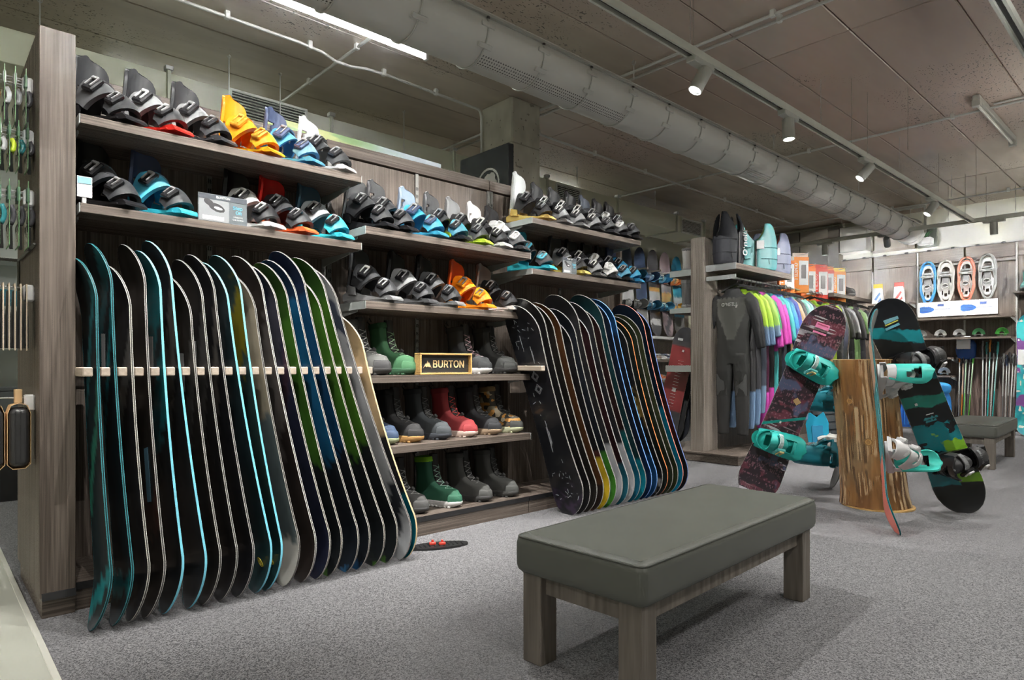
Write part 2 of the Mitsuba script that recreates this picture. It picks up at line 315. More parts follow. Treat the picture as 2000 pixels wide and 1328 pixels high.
conduit([(11.56, 1.5, 3.52), (11.56, 4.8, 3.52), (11.53, 4.95, 3.49), (11.5, 5.15, 3.49), (11.5, 5.3, 3.52), (11.5, 6.5, 3.52)], 'conduit along the far end of the ceiling over the round duct', [.1, .4, .8])
conduit([(7.72, -3, 3.548), (7.72, 1.45, 3.548)], 'conduit ending at the unlit batten', [.5, .9], .010)
for x, y, z in ((4.0, 2.47, 3.14), (6.12, 2.183, 2.98), (6.55, 2.197, 2.98), (6.70, 1.904, 2.98), (9.08, 2.25, 3.1), (10.57, 2.504, 2.98), (10.31, 2.25, 2.98), (10.66, 2.088, 2.98), (9.2, 1.9, 3.0)):
    solo('ceiling_wire', tube([(x, y, z), (x + .006, y, (z + CH) / 2), (x, y, CH)], .0025, 5), mat((.25, .22, .19), .5), 'thin steel wire hanging down from a small ceiling hook', 'wire', 'loose wires under the ceiling')
# tube lights
for x0, x1, y in TUBES:
    vis = (x0, y) == (1.45, 4.29)
    t = thing('tube_light', 'lit white fluorescent tube beside the round duct' if vis else 'unseen fluorescent tube added under the ceiling as fill light', 'ceiling lamp', None if vis else 'added fill tubes')
    part(t, 'housing', box(x0, x1, y - .028, y + .028, CH - .055, CH - .004, .006), WHITE, False)
    k = part(t, 'tube', tube([(x0 + .02, y, CH - .085), (x1 - .02, y, CH - .085)], .016, 14), WHITE, True)
    scene[k]['emitter'] = {'type': 'area', 'radiance': {'type': 'rgb', 'value': [(5.5 if vis else 1) * TUBE * .93, (5.5 if vis else 1) * TUBE, (5.5 if vis else 1) * TUBE * .9]}}
    for x in (x0 + .015, x1 - .015): part(t, 'end_cap', box(x - .014, x + .014, y - .02, y + .02, CH - .107, CH - .05, .004), WHITE, False)
for x0, x1, y in FILL_PEND:
    t = thing('fill_pendant', 'unseen fluorescent tube added on two wires as fill light', 'ceiling lamp', 'added fill pendants'); z = PZ
    part(t, 'housing', box(x0, x1, y - .02, y + .02, z - .012, z + .018, .006), WHITE, False)
    for o in (-.045, .045):
        k = part(t, 'tube', tube([(x0 + .02, y + o, z), (x1 - .02, y + o, z)], .014, 12), WHITE, True)
        scene[k]['emitter'] = {'type': 'area', 'radiance': {'type': 'rgb', 'value': [FILL_L, FILL_L * .99, FILL_L * .93]}}
    for x in (x0 + .012, x1 - .012): part(t, 'end_cap', box(x - .012, x + .012, y - .065, y + .065, z - .02, z + .02, .004), WHITE, False)
    for x in (x0 + .2, x1 - .2): part(t, 'wire', tube([(x, y, z + .015), (x, y, CH)], .002, 5), STEEL, True)
b = thing('ceiling_batten', 'unlit grey tube batten fixed flat under the ceiling at the right', 'ceiling lamp')
part(b, 'housing', box(7.35, 9.03, 1.49, 1.55, CH - .06, CH - .003, .006), mat((.36, .36, .33), .4), False)
part(b, 'tube', tube([(7.45, 1.52, CH - .085), (8.95, 1.52, CH - .085)], .014, 12), mat((.5, .5, .46), .25), True)
for x in (7.38, 9.0): part(b, 'end_cap', box(x - .03, x + .03, 1.485, 1.555, CH - .11, CH - .05, .006), mat((.40, .40, .37), .4), False)
# tracks and spotlights
TRK = mat((.52, .53, .48), .45); HEAD = mat((.42, .43, .40), .4)
def track(lab, P, Q):
    t = thing('light_track', lab, 'light track'); P, Q = np.array(P, float), np.array(Q, float)
    s = np.array([0, 1., 0]) if abs(P[1] - Q[1]) < .01 else np.array([1., 0, 0])
    for o in (-.026, .026): part(t, 'side_rail', bar([P + o * s, Q + o * s], .016, .046), TRK, False)
    part(t, 'top_plate', bar([P + (0, 0, .026), Q + (0, 0, .026)], .068, .006), TRK, False)
    part(t, 'slot', bar([P + (0, 0, .008), Q + (0, 0, .008)], .036, .01), BLACK, False)
    n = 6
    for k in range(n):
        q = P + (Q - P) * (k + .5) / n
        part(t, 'hanger', tube([q + (0, 0, .02), (q[0], q[1], CH)], .0025, 5), STEEL, True)
track('light track with the four white spotlights running towards the far wall', (-1.5, 2.38, 3.1), (11.27, 2.38, 3.1))
track('light track crossing in front of the far wall over the snowshoes', (11.29, -1, 3.1), (11.29, 5.9, 3.1))
track('light track at the top right corner of the picture', (-1.5, .835, 3.1), (11.27, .835, 3.1))
LENS = bs('lamp_lens', {'type': 'diffuse', 'reflectance': {'type': 'rgb', 'value': .8}})
def spotlight(x, y, aim, lab, dirn='x', lit=True, m=HEAD, zz=3.085, r=.048, grp=None):
    t = thing('spotlight', lab, 'spotlight', grp)
    a = np.array(aim, float) - (x, y, zz - .13); a /= np.linalg.norm(a)
    e = (.13, .034) if dirn == 'x' else (.034, .13)
    part(t, 'adapter', box(x - e[0], x + e[0], y - e[1], y + e[1], zz - .045, zz - .002, .006), m, False)
    part(t, 'stem', cyl((x, y, zz - .04), (x, y, zz - .10), .012, 10), m, True)
    part(t, 'yoke', bar([(x + .0, y, zz - .09), np.array((x, y, zz - .13)) - a * .03], .03, .014, (0, 1, 0)), m, False)
    o = np.array((x, y, zz - .13)); F_ = frame(o, a, (0, 1, .2))
    prof = [(.0, -.09), (r * .8, -.09), (r, -.075), (r, .085), (r * .93, .09), (r * .86, .078)]
    rings = [[(max(q, 1e-4) * math.cos(u), max(q, 1e-4) * math.sin(u), z) for u in np.arange(28) / 28 * 2 * PI] for q, z in prof]
    part(t, 'head', mv(loft(rings, False), F_), m, 40)
    d = mv(loft([[(q * math.cos(u), q * math.sin(u), z) for u in np.arange(24) / 24 * 2 * PI] for q, z in ((r * .86, .074), (r * .4, .079), (.002, .08))], False), F_)
    k = part(t, 'lens', d, LENS if lit else BLACK, True)
    if lit:
        f = trimesh.Trimesh(d.vertices, d.faces, process=False)
        if (f.face_normals @ a).mean() < 0: f.invert()
        scene[k] = shp(f, LENS, False); scene[k]['emitter'] = {'type': 'area', 'radiance': {'type': 'rgb', 'value': [14, 15, 14]}}
spotlight(3.95, 2.38, (3.3, 2.75, 1.6), 'white track spotlight nearest the camera, beside the crossing conduits')
spotlight(5.3, 2.38, (5.2, 2.2, .3), 'second white track spotlight, pointing straight down')
spotlight(7.05, 2.38, (6.5, 3.0, 2.0), 'third white track spotlight, tilted sharply to the left')
spotlight(9.3, 2.38, (8.7, 3.1, 1.7), 'fourth white track spotlight, near the end of its track')
spotlight(11.29, 2.12, (11.45, 2.1, 1.5), 'white spotlight pointing down in front of the snowshoes', 'y')
spotlight(11.29, 4.45, (11.35, 4.45, 1.5), 'white spotlight hanging above the orange packages', 'y')
spotlight(11.29, 3.5, (12.3, 3.7, 2.3), 'small unlit grey spotlight under the end of the round duct', 'y', False, mat((.2, .22, .22), .4))
spotlight(10.6, 6.2, (10.7, 7.3, 2.2), 'white spotlight over the wakeboards at the back', 'x', False)
track('light track over the wakeboards at the back', (9.5, 6.2, 3.1), (11.4, 6.2, 3.1))
# ------------------------------------------------------------------ long shelving along the left: end panel, three bays
FY, BY = 3.12, 3.56          # shelf fronts, back panel face
ep = thing('end_panel', 'tall oak-look end panel at the left end of the snowboard shelving', 'panel')
part(ep, 'board', box(.355, .475, 3.115, 3.85, .085, 2.335, .002), WOODV, False)
part(ep, 'base', box(.365, .475, 3.13, 3.84, 0, .085), WOODX, False)
part(ep, 'kick_strip', box(.363, .4755, 3.111, 3.84, .074, .104), DARKM, False)
SEC = [(.477, 1.776), (1.79, 3.055), (3.06, 4.30)]
WHERE = ['left', 'middle', 'right']
units = []
def add_shelf(u, x0, x1, z, th=.038, y0=FY, y1=BY, wood=WOODX):
    s = part(u, 'shelf', box(x0 + .004, x1 - .004, y0, y1, z - th, z, .0015), wood, False)
    for x in (x0, x1 - .004): part(s, 'end_cap', box(x, x + .004, y0 + .001, y1, z - th - .001, z + .001), GREYM, False)
    for x in (x0 + .01, x1 - .02):
        part(s, 'bracket', prism([(0, 0), (.30, 0), (.30, -.012), (0, -.05)], .006), GREYM, False)
        scene[list(scene)[-1]] = shp(mv(prism([(0, 0), (-.32, 0), (-.32, -.012), (0, -.05)], .006), np.array([[0, 0, 1, x], [1, 0, 0, y1 - .01], [0, 1, 0, z - th], [0, 0, 0, 1.]])), GREYM, False)
    return s
for i, (x0, x1) in enumerate(SEC):
    u = thing('shelving_unit', '%s bay of the oak-look wall shelving with %s' % (WHERE[i], ['a long snowboard rack under two shelves', 'boots and bindings on five shelves', 'snowboards under two shelves of bindings'][i]), 'shelving'); units.append(u)
    xe = x1 if i < 2 else 4.53
    part(u, 'back_panel', box(x0, (x0 + xe) / 2 - .004, BY, BY + .02, .1, 2.255), WOODV, False)
    part(u, 'back_panel', box((x0 + xe) / 2 + .004, xe, BY, BY + .02, .1, 2.255), WOODV, False)
    part(u, 'core', box(x0, xe, BY + .022, BY + .06, .05, 2.25), BLACK, False)
    part(u, 'rear_panel', box(x0, xe, BY + .062, BY + .08, .1, 2.33), WOODV, False)
    part(u, 'top_trim', box(x0, xe, BY - .004, BY + .08, 2.268, 2.342, .002), WOODX, False)
    part(u, 'plinth', box(x0, xe - (.0 if i < 2 else .2), 3.15, BY, 0, .085), WOODX, False)
    part(u, 'base_shelf', box(x0, xe - (.0 if i < 2 else .2), 3.148, BY, .086, .113, .002), WOODX, False)
    part(u, 'base_edge', box(x0, xe - (.0 if i < 2 else .2), 3.144, 3.149, .084, .114), BLACK, False)
    for x in (x0 + .012, (x0 + xe) / 2, xe - .012):
        up = part(u, 'upright', box(x - .012, x + .012, BY - .012, BY - .001, .114, 2.26), mat((.22, .22, .21), .4, .6), False)
        part(up, 'slots', cat(*[box(x + s - .0025, x + s + .0025, BY - .0128, BY - .0119, z, z + .022) for z in np.arange(.3, 2.2, .05) for s in (-.005, .005)]), BLACK, False)
for z in (2.025, 1.663): add_shelf(units[0], .487, 1.774, z)
for z in (1.76, 1.353, .945, .545): add_shelf(units[1], 1.794, 3.052, z, .042)
for z in (2.003, 1.658): add_shelf(units[2], 3.06, 4.287, z)
E_ = units[2]
part(E_, 'side_panel', box(4.505, 4.53, 3.50, 3.64, 0, 2.335), WOODV, False)
part(units[1], 'side_panel', box(3.03, 3.05, 3.33, BY, .114, .9), WOODV, False)
PEG = pmat('peg_wood', lambda p, n, uv: mix((.42, .35, .28), (.58, .50, .42), grain(p.x * 100, p.y * 8, p.z * 100)), .55)
def pegrack(u, xs, z0=.957, z1=.994, w=.034, yf=2.95):
    r = part(u, 'peg_rail', box(xs[0] - .02, xs[-1] + w + .01, 3.40, 3.44, z0 - .01, z1 + .004), WOODX, False)
    for x in xs: part(r, 'peg', box(x, x + w, yf if x != xs[0] else 2.95, 3.41, z0, z1, .004), PEG, False)
pegrack(units[0], [.472 + .0588 * i for i in range(22)])
pegrack(units[2], [2.975 + .0689 * i for i in range(20)], .965, 1.0, .04, 3.10)
# thin banner lying on top of the trim
def f_ban(p, n, uv):
    a = fbm(p.x * 5, p.z * 18, 0, 3)
    return mix(mix((.22, .36, .16), (.42, .48, .20), smoothstep(.4, .6, a)), mi.Color3f(.35, .42, .48), smoothstep(1.9, 2.3, p.x + .4 * (a - .5)))
solo('banner_roll', bar([(1.45, 3.60, 2.375), (2.1, 3.60, 2.368), (2.65, 3.60, 2.352)], .012, .06), pmat('banner_print', f_ban, .5), 'green and yellow printed banner standing on top of the shelving', 'banner')
# square black sign on the column
sg = thing('hanging_sign', 'black square sign with a white animal emblem on the concrete column', 'sign')
part(sg, 'panel', box(4.075, 4.145, 4.47, 5.20, 2.33, 3.088, .004), mat((.012, .014, .018), .35), False)
sm = face((4.0735, 4.76, 2.745), (0, -1, 0), (0, 0, 1))
ringp = Point(0, 0).buffer(.165, 32).difference(Point(0, 0).buffer(.145, 32))
part(sg, 'emblem_ring', mv(prism(affinity.scale(ringp, 1, 1.0), .002), sm), WHITE, False)
an = Polygon([(-.145, -.05), (-.125, .0), (-.10, .03), (-.06, .06), (-.045, .085), (-.01, .105), (.03, .10), (.05, .112), (.085, .10), (.10, .075), (.095, .045), (.12, .02), (.135, -.02), (.128, -.06), (.115, -.03), (.10, -.045), (.108, -.08), (.085, -.055), (.07, -.09), (.05, -.065), (.035, -.1), (.015, -.06), (0, -.10), (-.02, -.06), (-.05, -.11), (-.07, -.07), (-.10, -.10), (-.12, -.09)])
part(sg, 'emblem_animal', mv(prism(an.buffer(.004), .002), sm), WHITE, False)

# ------------------------------------------------------------------ snowboards
def board_mesh(L, wmax=.295, waist=.25, rise=.05, e=.21, th=.0085, n=72, m=11, col=None, camber=.006):
    s = np.unique(np.r_[e * (1 - np.cos(np.linspace(0, PI / 2, 16))), np.linspace(e, L - e, n - 30), L - e * (1 - np.cos(np.linspace(0, PI / 2, 16)))])
    u = (s - L / 2) / (L / 2 - e); hw = waist / 2 + (wmax - waist) / 2 * np.clip(u, -1, 1) ** 2
    q = np.clip(np.where(s < e, 1 - s / e, np.where(s > L - e, 1 - (L - s) / e, 0)), 0, 1)
    hw = np.maximum(hw * np.sqrt(np.maximum(1 - q ** 2.3, 0)), .012)
    x = -rise * q ** 1.7 - camber * (1 - np.clip(np.abs(u), 0, 1) ** 2)
    t = np.linspace(-1, 1, m)
    D = np.stack([np.repeat(x[:, None], m, 1), hw[:, None] * t, np.repeat(s[:, None], m, 1)], -1)
    B = D + (th, 0, 0)
    def grid(G, flip):
        k = len(s); f = []
        for i in range(k - 1):
            for j in range(m - 1):
                a = i * m + j; f += [(a, a + 1, a + m + 1), (a, a + m + 1, a + m)]
        f = np.array(f); return trimesh.Trimesh(G.reshape(-1, 3), f[:, ::-1] if flip else f, process=False)
    per = [(i, m - 1) for i in range(len(s))] + [(len(s) - 1, j) for j in range(m - 2, -1, -1)] + [(i, 0) for i in range(len(s) - 2, -1, -1)] + [(0, j) for j in range(1, m - 1)]
    P0 = np.array([D[i, j] for i, j in per]); P1 = P0 + (th, 0, 0)
    out = P0 * 1.0; c = np.array([0, 0, L / 2]); dv = (P0 - c) * (0, 1, .15); dv /= np.linalg.norm(dv, axis=1, keepdims=True)
    ed = loft([P0 - (.0006, 0, 0), P0 + dv * .0012 + (.001, 0, 0), P0 + dv * .001 + (th * .32, 0, 0), P0 + dv * .001 + (th * .68, 0, 0), P1 + dv * .0012 - (.001, 0, 0), P1 + (.0006, 0, 0)], False)
    uvw = np.stack([D[..., 2] / L, D[..., 1] / wmax + .5], -1).reshape(-1, 2)
    C = None
    if col is not None:
        C = np.array(col(uvw[:, 0], uvw[:, 1])); C = np.clip(C, 0, 1)
    return grid(D, True), grid(B, False), ed, uvw, C
def cmix(a, b, t): return np.asarray(a)[None] * (1 - np.asarray(t)[:, None]) + np.asarray(b)[None] * np.asarray(t)[:, None]
def sst(a, b, x): t = np.clip((x - a) / (b - a), 0, 1); return t * t * (3 - 2 * t)
def paint(base, bands=(), noise_amp=.35, seed=0, nose=None):
    """Top sheet: base colour mottled, then bands (s0, s1, colour, raggedness, slope)."""
    def f(s, y):
        p = np.stack([s * 9, y * 3, s * 0 + seed], -1); g = meshkit.fbm(p, 3, seed); g2 = meshkit.fbm(p * (3, 2, 1) + 11, 3, seed + 5)
        c = np.asarray(base)[None] * (1 + noise_amp * 2 * (g[:, None] - .5))
        for s0, s1, col, rag, sl in bands:
            e = s + sl * (y - .5) + rag * (g2 - .5)
            c = c * 1.0; w = sst(s0 - .006, s0 + .006, e) * (1 - sst(s1 - .006, s1 + .006, e))
            c = c * (1 - w[:, None]) + (np.asarray(col)[None] * (1 + .5 * (g[:, None] - .5))) * w[:, None]
        return c
    return f
def snowboard(M, L, col, edge, lab, group=None, base=(.02, .02, .022), mat_=None, name='snowboard', tags=(), **kw):
    k = thing(name, lab, 'snowboard', group)
    d, b, e, uvw, C = board_mesh(L, col=col, **kw)
    if mat_ is None: part(k, 'top_sheet', mv(d, M), PAINT, True, color=C)
    else: part(k, 'top_sheet', mv(d, M), mat_, True, uv=uvw)
    if callable(base): part(k, 'base', mv(b, M), VSEMI, True, color=np.array([base(q) for q in uvw[:, 0]]))
    else: part(k, 'base', mv(b, M), mat(base, .3), True)
    n6 = len(e.vertices) // 6; dk = np.array(edge) * (1.0 if max(edge) - min(edge) > .25 else .12)
    part(k, 'edge', mv(e, M), VSEMI, True, color=np.repeat([edge, edge, dk, dk, edge, edge], n6, 0))
    for n_, (s, y, h, w, a, c) in enumerate(tags):      # paper labels stuck on the top sheet
        q = np.array([[0, 0, -1, -.0072 - .0004 * n_], [math.cos(a), -math.sin(a), 0, y], [math.sin(a), math.cos(a), 0, s], [0, 0, 0, 1.]])
        part(k, 'paper_label', mv(box(-w / 2, w / 2, -h / 2, h / 2, 0, .001), M @ q), mat(c, .6), False)
    return k
BK = (.012, .013, .016); TEAL = (.01, .16, .18); NAVY = (.012, .03, .075); CY = (.20, .62, .78); GR = (.45, .44, .41); WH = (.80, .79, .74)
rack1 = [  # top z, colour, bands, edge, words
    (1.42, (.010, .018, .022), [(.05, .13, TEAL, .1, .1), (.42, .5, (.02, .12, .09), .1, .3), (.7, .78, (.02, .10, .12), .05, .4)], (.05, .25, .29), 'dark snowboard with a teal tail and teal edge'),
    (1.49, (.009, .018, .024), [(.06, .12, TEAL, .1, 0), (.60, .66, (.015, .22, .26), .03, .35), (.78, .9, (.012, .10, .12), .08, .3)], (.05, .25, .29), 'dark teal snowboard with a diagonal stripe'),
    (1.40, (.02, .022, .026), [(.6, .7, (.14, .14, .14), .04, .2)], (.55, .54, .5), 'short grey-black snowboard with a pale sidewall'),
    (1.50, (.02, .018, .017), [(.2, .3, (.05, .02, .015), .1, 0)], (.40, .39, .38), 'plain dark brown snowboard'),
    (1.48, (.012, .11, .13), [(0, .45, (.012, .015, .018), .1, .1), (.62, .70, (.02, .03, .035), .06, .2)], CY, 'teal snowboard with a bright light blue edge'),
    (1.53, (.018, .022, .026), [(.55, .72, (.10, .10, .095), .08, .3)], CY, 'tall black and grey snowboard, light blue edge'),
    (1.38, (.02, .019, .018), [(.5, .62, (.08, .08, .078), .03, .4)], (.45, .44, .42), 'short charcoal snowboard'),
    (1.46, (.014, .014, .015), [(.5, .66, (.07, .07, .07), .02, .4)], (.42, .42, .40), 'black snowboard with a grey facet'),
    (1.49, (.013, .014, .017), [(.52, .62, (.09, .085, .08), .04, .5)], (.42, .41, .40), 'black snowboard with a slanted grey patch'),
    (1.46, (.014, .028, .034), [(0, .2, (.015, .04, .045), .05, 0), (.7, .85, (.03, .04, .045), .04, .3)], CY, 'petrol snowboard, light blue edge, yellow tail badge'),
    (1.50, (.02, .045, .045), [(.62, .8, (.16, .14, .015), .25, .2), (0, .25, (.012, .04, .045), .05, 0)], CY, 'petrol camouflage snowboard, light blue edge, yellow tail badge'),
    (1.42, (.40, .36, .27), [(0, .14, (.62, .62, .58), .02, 0), (.14, .52, (.12, .16, .17), .06, 0)], (.35, .34, .32), 'beige and grey snowboard with a pale tail'),
    (1.51, (.03, .024, .022), [(.4, .7, (.10, .09, .085), .15, .2)], (.72, .71, .68), 'brown-black snowboard with a white edge'),
    (1.47, (.018, .022, .045), [(.62, .8, (.05, .05, .07), .05, .3), (.5, .58, (.06, .035, .055), .05, .3)], (.62, .60, .55), 'dark violet snowboard'),
    (1.49, (.05, .15, .02), [(0, .34, (.013, .016, .018), .12, 0), (.8, 1, (.03, .08, .015), .1, 0)], (.60, .58, .52), 'green snowboard fading to a black tail'),
    (1.51, (.012, .10, .22), [(0, .34, (.012, .016, .022), .12, 0), (.86, 1, (.012, .03, .07), .05, 0)], (.58, .56, .52), 'bright blue snowboard fading to a black tail'),
    (1.56, (.010, .06, .15), [(0, .36, (.012, .015, .02), .12, 0), (.84, 1, (.012, .02, .05), .05, 0)], (.58, .56, .52), 'dark blue snowboard, the tallest of its row'),
    (1.44, (.055, .16, .02), [(0, .36, (.013, .016, .018), .12, 0)], (.60, .58, .52), 'short green snowboard between a blue and a green one'),
    (1.54, (.06, .17, .018), [(0, .38, (.013, .016, .018), .14, 0), (.85, 1, (.03, .09, .015), .06, 0)], (.62, .60, .55), 'tall green snowboard beside the silver one'),
    (1.50, (.50, .52, .54), [(.05, .16, (.03, .035, .045), .10, .3), (.84, .97, (.05, .06, .09), .14, -.3)], (.45, .44, .42), 'silver grey snowboard with navy tip graphics'),
    (1.26, (.72, .53, .30), [(0, .25, (.008, .13, .18), .0, 0), (.25, .49, (.03, .03, .033), .0, 0)], (.70, .55, .33), 'short natural wood snowboard with a teal tail')]
tipx = [.486, .558, .613, .667, .734, .826, .882, .950, 1.021, 1.10, 1.144, 1.227, 1.309, 1.381, 1.440, 1.531, 1.592, 1.678, 1.754, 1.837, 1.868]
ORD = ['first', 'second', 'third', 'fourth', 'fifth', 'sixth', 'seventh', 'eighth', 'ninth', 'tenth', 'eleventh', 'twelfth', 'thirteenth', 'fourteenth', 'fifteenth', 'sixteenth', 'seventeenth', 'eighteenth', 'nineteenth', 'twentieth', 'twenty-first']
PAPER = (.42, .44, .45)
LETT = {}
for i, (zt, c, bands, ed, words) in enumerate(rack1):
    xs_ = .522 + .0588 * i; xb = tipx[i] + .043; yb = 2.865
    ax = np.array([xs_ - xb, 3.075 - yb, .976]); ax /= np.linalg.norm(ax)
    L = zt / ax[2] + .01
    M = frame((xb, yb, .004), ax, (1, 0, 0))
    tg = [(.70 * L, .03, .17, .07, .25, PAPER)] if i in (1, 4, 6, 7, 13) else ([(.36 * L, -.03, .22, .06, 0, (.10, .22, .30))] if i == 3 else [])
    if 12 < i < 19: tg = [(.585 * L + .015 * (i % 2), .085, .018, .014, 0, (.75, .75, .75))] + tg
    k = snowboard(M, L, paint(c, bands, .4, i), ed, '%s, %s of the left rack' % (words, ORD[i]), 'snowboards in the left rack', tags=tg, waist=.25 if i < 20 else .24)
    if i in (9, 10):
        g = Point(0, 0).buffer(.02, 16).difference(Point(0, 0).buffer(.014, 16)).union(sbox(-.004, -.01, .004, .01))
        q = np.array([[0, 0, -1, -.034], [-1, 0, 0, .04], [0, 1, 0, .12], [0, 0, 0, 1.]]); q[:3, 3] = (-.022, -.05, .125)
        q = face((-.0185, -.055, .125), (0, -1, 0), (-.25, 0, 1)); part(k, 'badge', mv(prism(affinity.scale(g, 1, 1.3), .002), M @ q), mat((.75, .62, .05), .4), False)
    if i == 20:
        for ch, s in (('R', .425), ('I', .37), ('D', .315)):
            part(k, 'letter', mv(text(ch, .045, np.eye(4), .0015), M @ face((-.007, -.04, s * L), (0, 0, -1), (0, -1, 0))), mat((.62, .50, .30), .5), False)
rack2 = [((.012, .013, .016), [(.05, .09, (.03, .02, .04), .2, 0)], 'black graphic snowboard with white line drawings facing the aisle'), ((.014, .014, .015), [], 'black snowboard'), ((.02, .018, .016), [], 'dark olive black snowboard'),
         ((.085, .035, .015), [(0, .12, (.02, .014, .012), .03, 0)], 'rust brown snowboard'), ((.016, .016, .018), [(.0, .26, (.72, .50, .03), 0, 0), (.26, .3, (.1, .03, .03), 0, 0)], 'black snowboard with a yellow tail'), ((.018, .022, .03), [(0, .27, (.06, .25, .03), 0, 0)], 'black snowboard with a green tail'),
         ((.03, .03, .033), [(0, .28, (.58, .60, .63), 0, 0)], 'grey snowboard with a white tail'), ((.03, .012, .014), [(0, .2, (.02, .13, .18), 0, 0)], 'maroon snowboard'), ((.03, .03, .035), [(0, .29, (.66, .68, .71), 0, 0)], 'charcoal snowboard with a pale grey tail'),
         ((.03, .014, .014), [(0, .25, (.015, .16, .26), .05, 0), (.25, .36, (.01, .12, .13), .08, 0)], 'dark red snowboard with a blue tail'), ((.014, .05, .06), [(0, .2, (.01, .28, .38), .08, 0)], 'petrol snowboard with a turquoise tail'), ((.012, .02, .04), [(0, .25, (.01, .03, .09), 0, 0)], 'navy black snowboard'),
         ((.012, .06, .18), [(.2, .8, (.014, .02, .035), .1, 0)], 'blue snowboard with a light blue edge'), ((.016, .018, .022), [(.03, .1, (.3, .3, .3), .2, 0), (.4, .6, (.2, .13, .03), .25, 0)], 'black snowboard with yellowish drawings'), ((.016, .022, .02), [(.0, .06, (.05, .05, .05), .1, 0)], 'black snowboard with an orange edge'),
         ((.03, .04, .025), [], 'grey-green snowboard'), ((.07, .085, .04), [(0, .2, (.035, .045, .02), .05, 0)], 'olive green snowboard'), ((.012, .025, .05), [(0, .45, (.01, .22, .36), .02, 0)], 'navy snowboard with a turquoise tail'), ((.015, .016, .02), [(.3, .5, (.08, .02, .02), .1, 0)], 'black snowboard with a blue edge')]
edges2 = {7: (.75, .75, .74), 11: (.18, .36, .70), 12: (.18, .38, .72), 14: (.80, .28, .12), 17: (.82, .32, .26), 18: (.16, .24, .55)}
z2 = [1.40, 1.45, 1.42, 1.43, 1.33, 1.40, 1.50, 1.38, 1.46, 1.42, 1.52, 1.48, 1.50, 1.34, 1.36, 1.38, 1.40, 1.48, 1.45]
for i, (c, bands, words) in enumerate(rack2):
    xs_ = 3.032 + .0689 * i; xb = 3.225 + .0695 * i + .043; yb = 2.93
    ax = np.array([xs_ - xb, 3.075 - yb, .976]); ax /= np.linalg.norm(ax); L = z2[i] / ax[2]
    M = frame((xb, yb, .004), ax, (1, 0, .2))
    k = snowboard(M, L, paint(c, bands, .4, i + 40), edges2.get(i, (.55, .54, .51)), '%s, %s of the right rack' % (words, ORD[i]), 'snowboards in the right rack')
    if i == 0:
        WL = mat((.36, .38, .42), .5); ln = []
        def seg(a, b, w=.003): ln.append(bar([(-.0085, a[0], a[1]), (-.0085, b[0], b[1])], .001, w, (0, 1, 0)))
        for cz in (.60, .66):
            for r in (.034, .022): 
                for a in range(4):
                    p, q = a * PI / 2, (a + 1) * PI / 2
                    seg((r * math.sin(p), cz * L + r * math.cos(p)), (r * math.sin(q), cz * L + r * math.cos(q)))
        for y, s0, s1 in ((.02, .33, .45), (.028, .30, .42), (.012, .34, .40), (.04, .80, .86), (-.03, .72, .80), (-.035, .73, .78)): seg((y, s0 * L), (y, s1 * L), .005)
        rr = random.Random(3)
        for q in range(46):
            y, s = rr.uniform(-.11, .11), rr.choice((rr.uniform(.05, .2), rr.uniform(.15, .9), rr.uniform(.8, .93)))
            a, l = rr.uniform(0, PI), rr.uniform(.004, .018); x = -.0085 - .05 * max(0, 1 - s * L / .21, 1 - (1 - s) * L / .21) ** 1.7
            ln.append(bar([(x, y - l * math.cos(a), s * L - l * math.sin(a)), (x, y + l * math.cos(a), s * L + l * math.sin(a))], .001, .0035, (0, 1, .1)))
        part(k, 'line_drawing', mv(cat(*ln), M), WL, False, kind='stuff')
        part(k, 'sticker', mv(box(-.009, -.0075, .05, .085, .70 * L, .72 * L), M), WHITE, False)
    if i == 13:
        for q, (s, ch) in enumerate(((.60, 'L'), (.55, 'C'), (.50, 'C'), (.45, 'R'))): part(k, 'letter', mv(text(ch, .05, np.eye(4), .0015), M @ face((-.007, -.07, s * L), (0, 0, -1), (0, -1, 0))), mat((.5, .42, .2), .5), False)
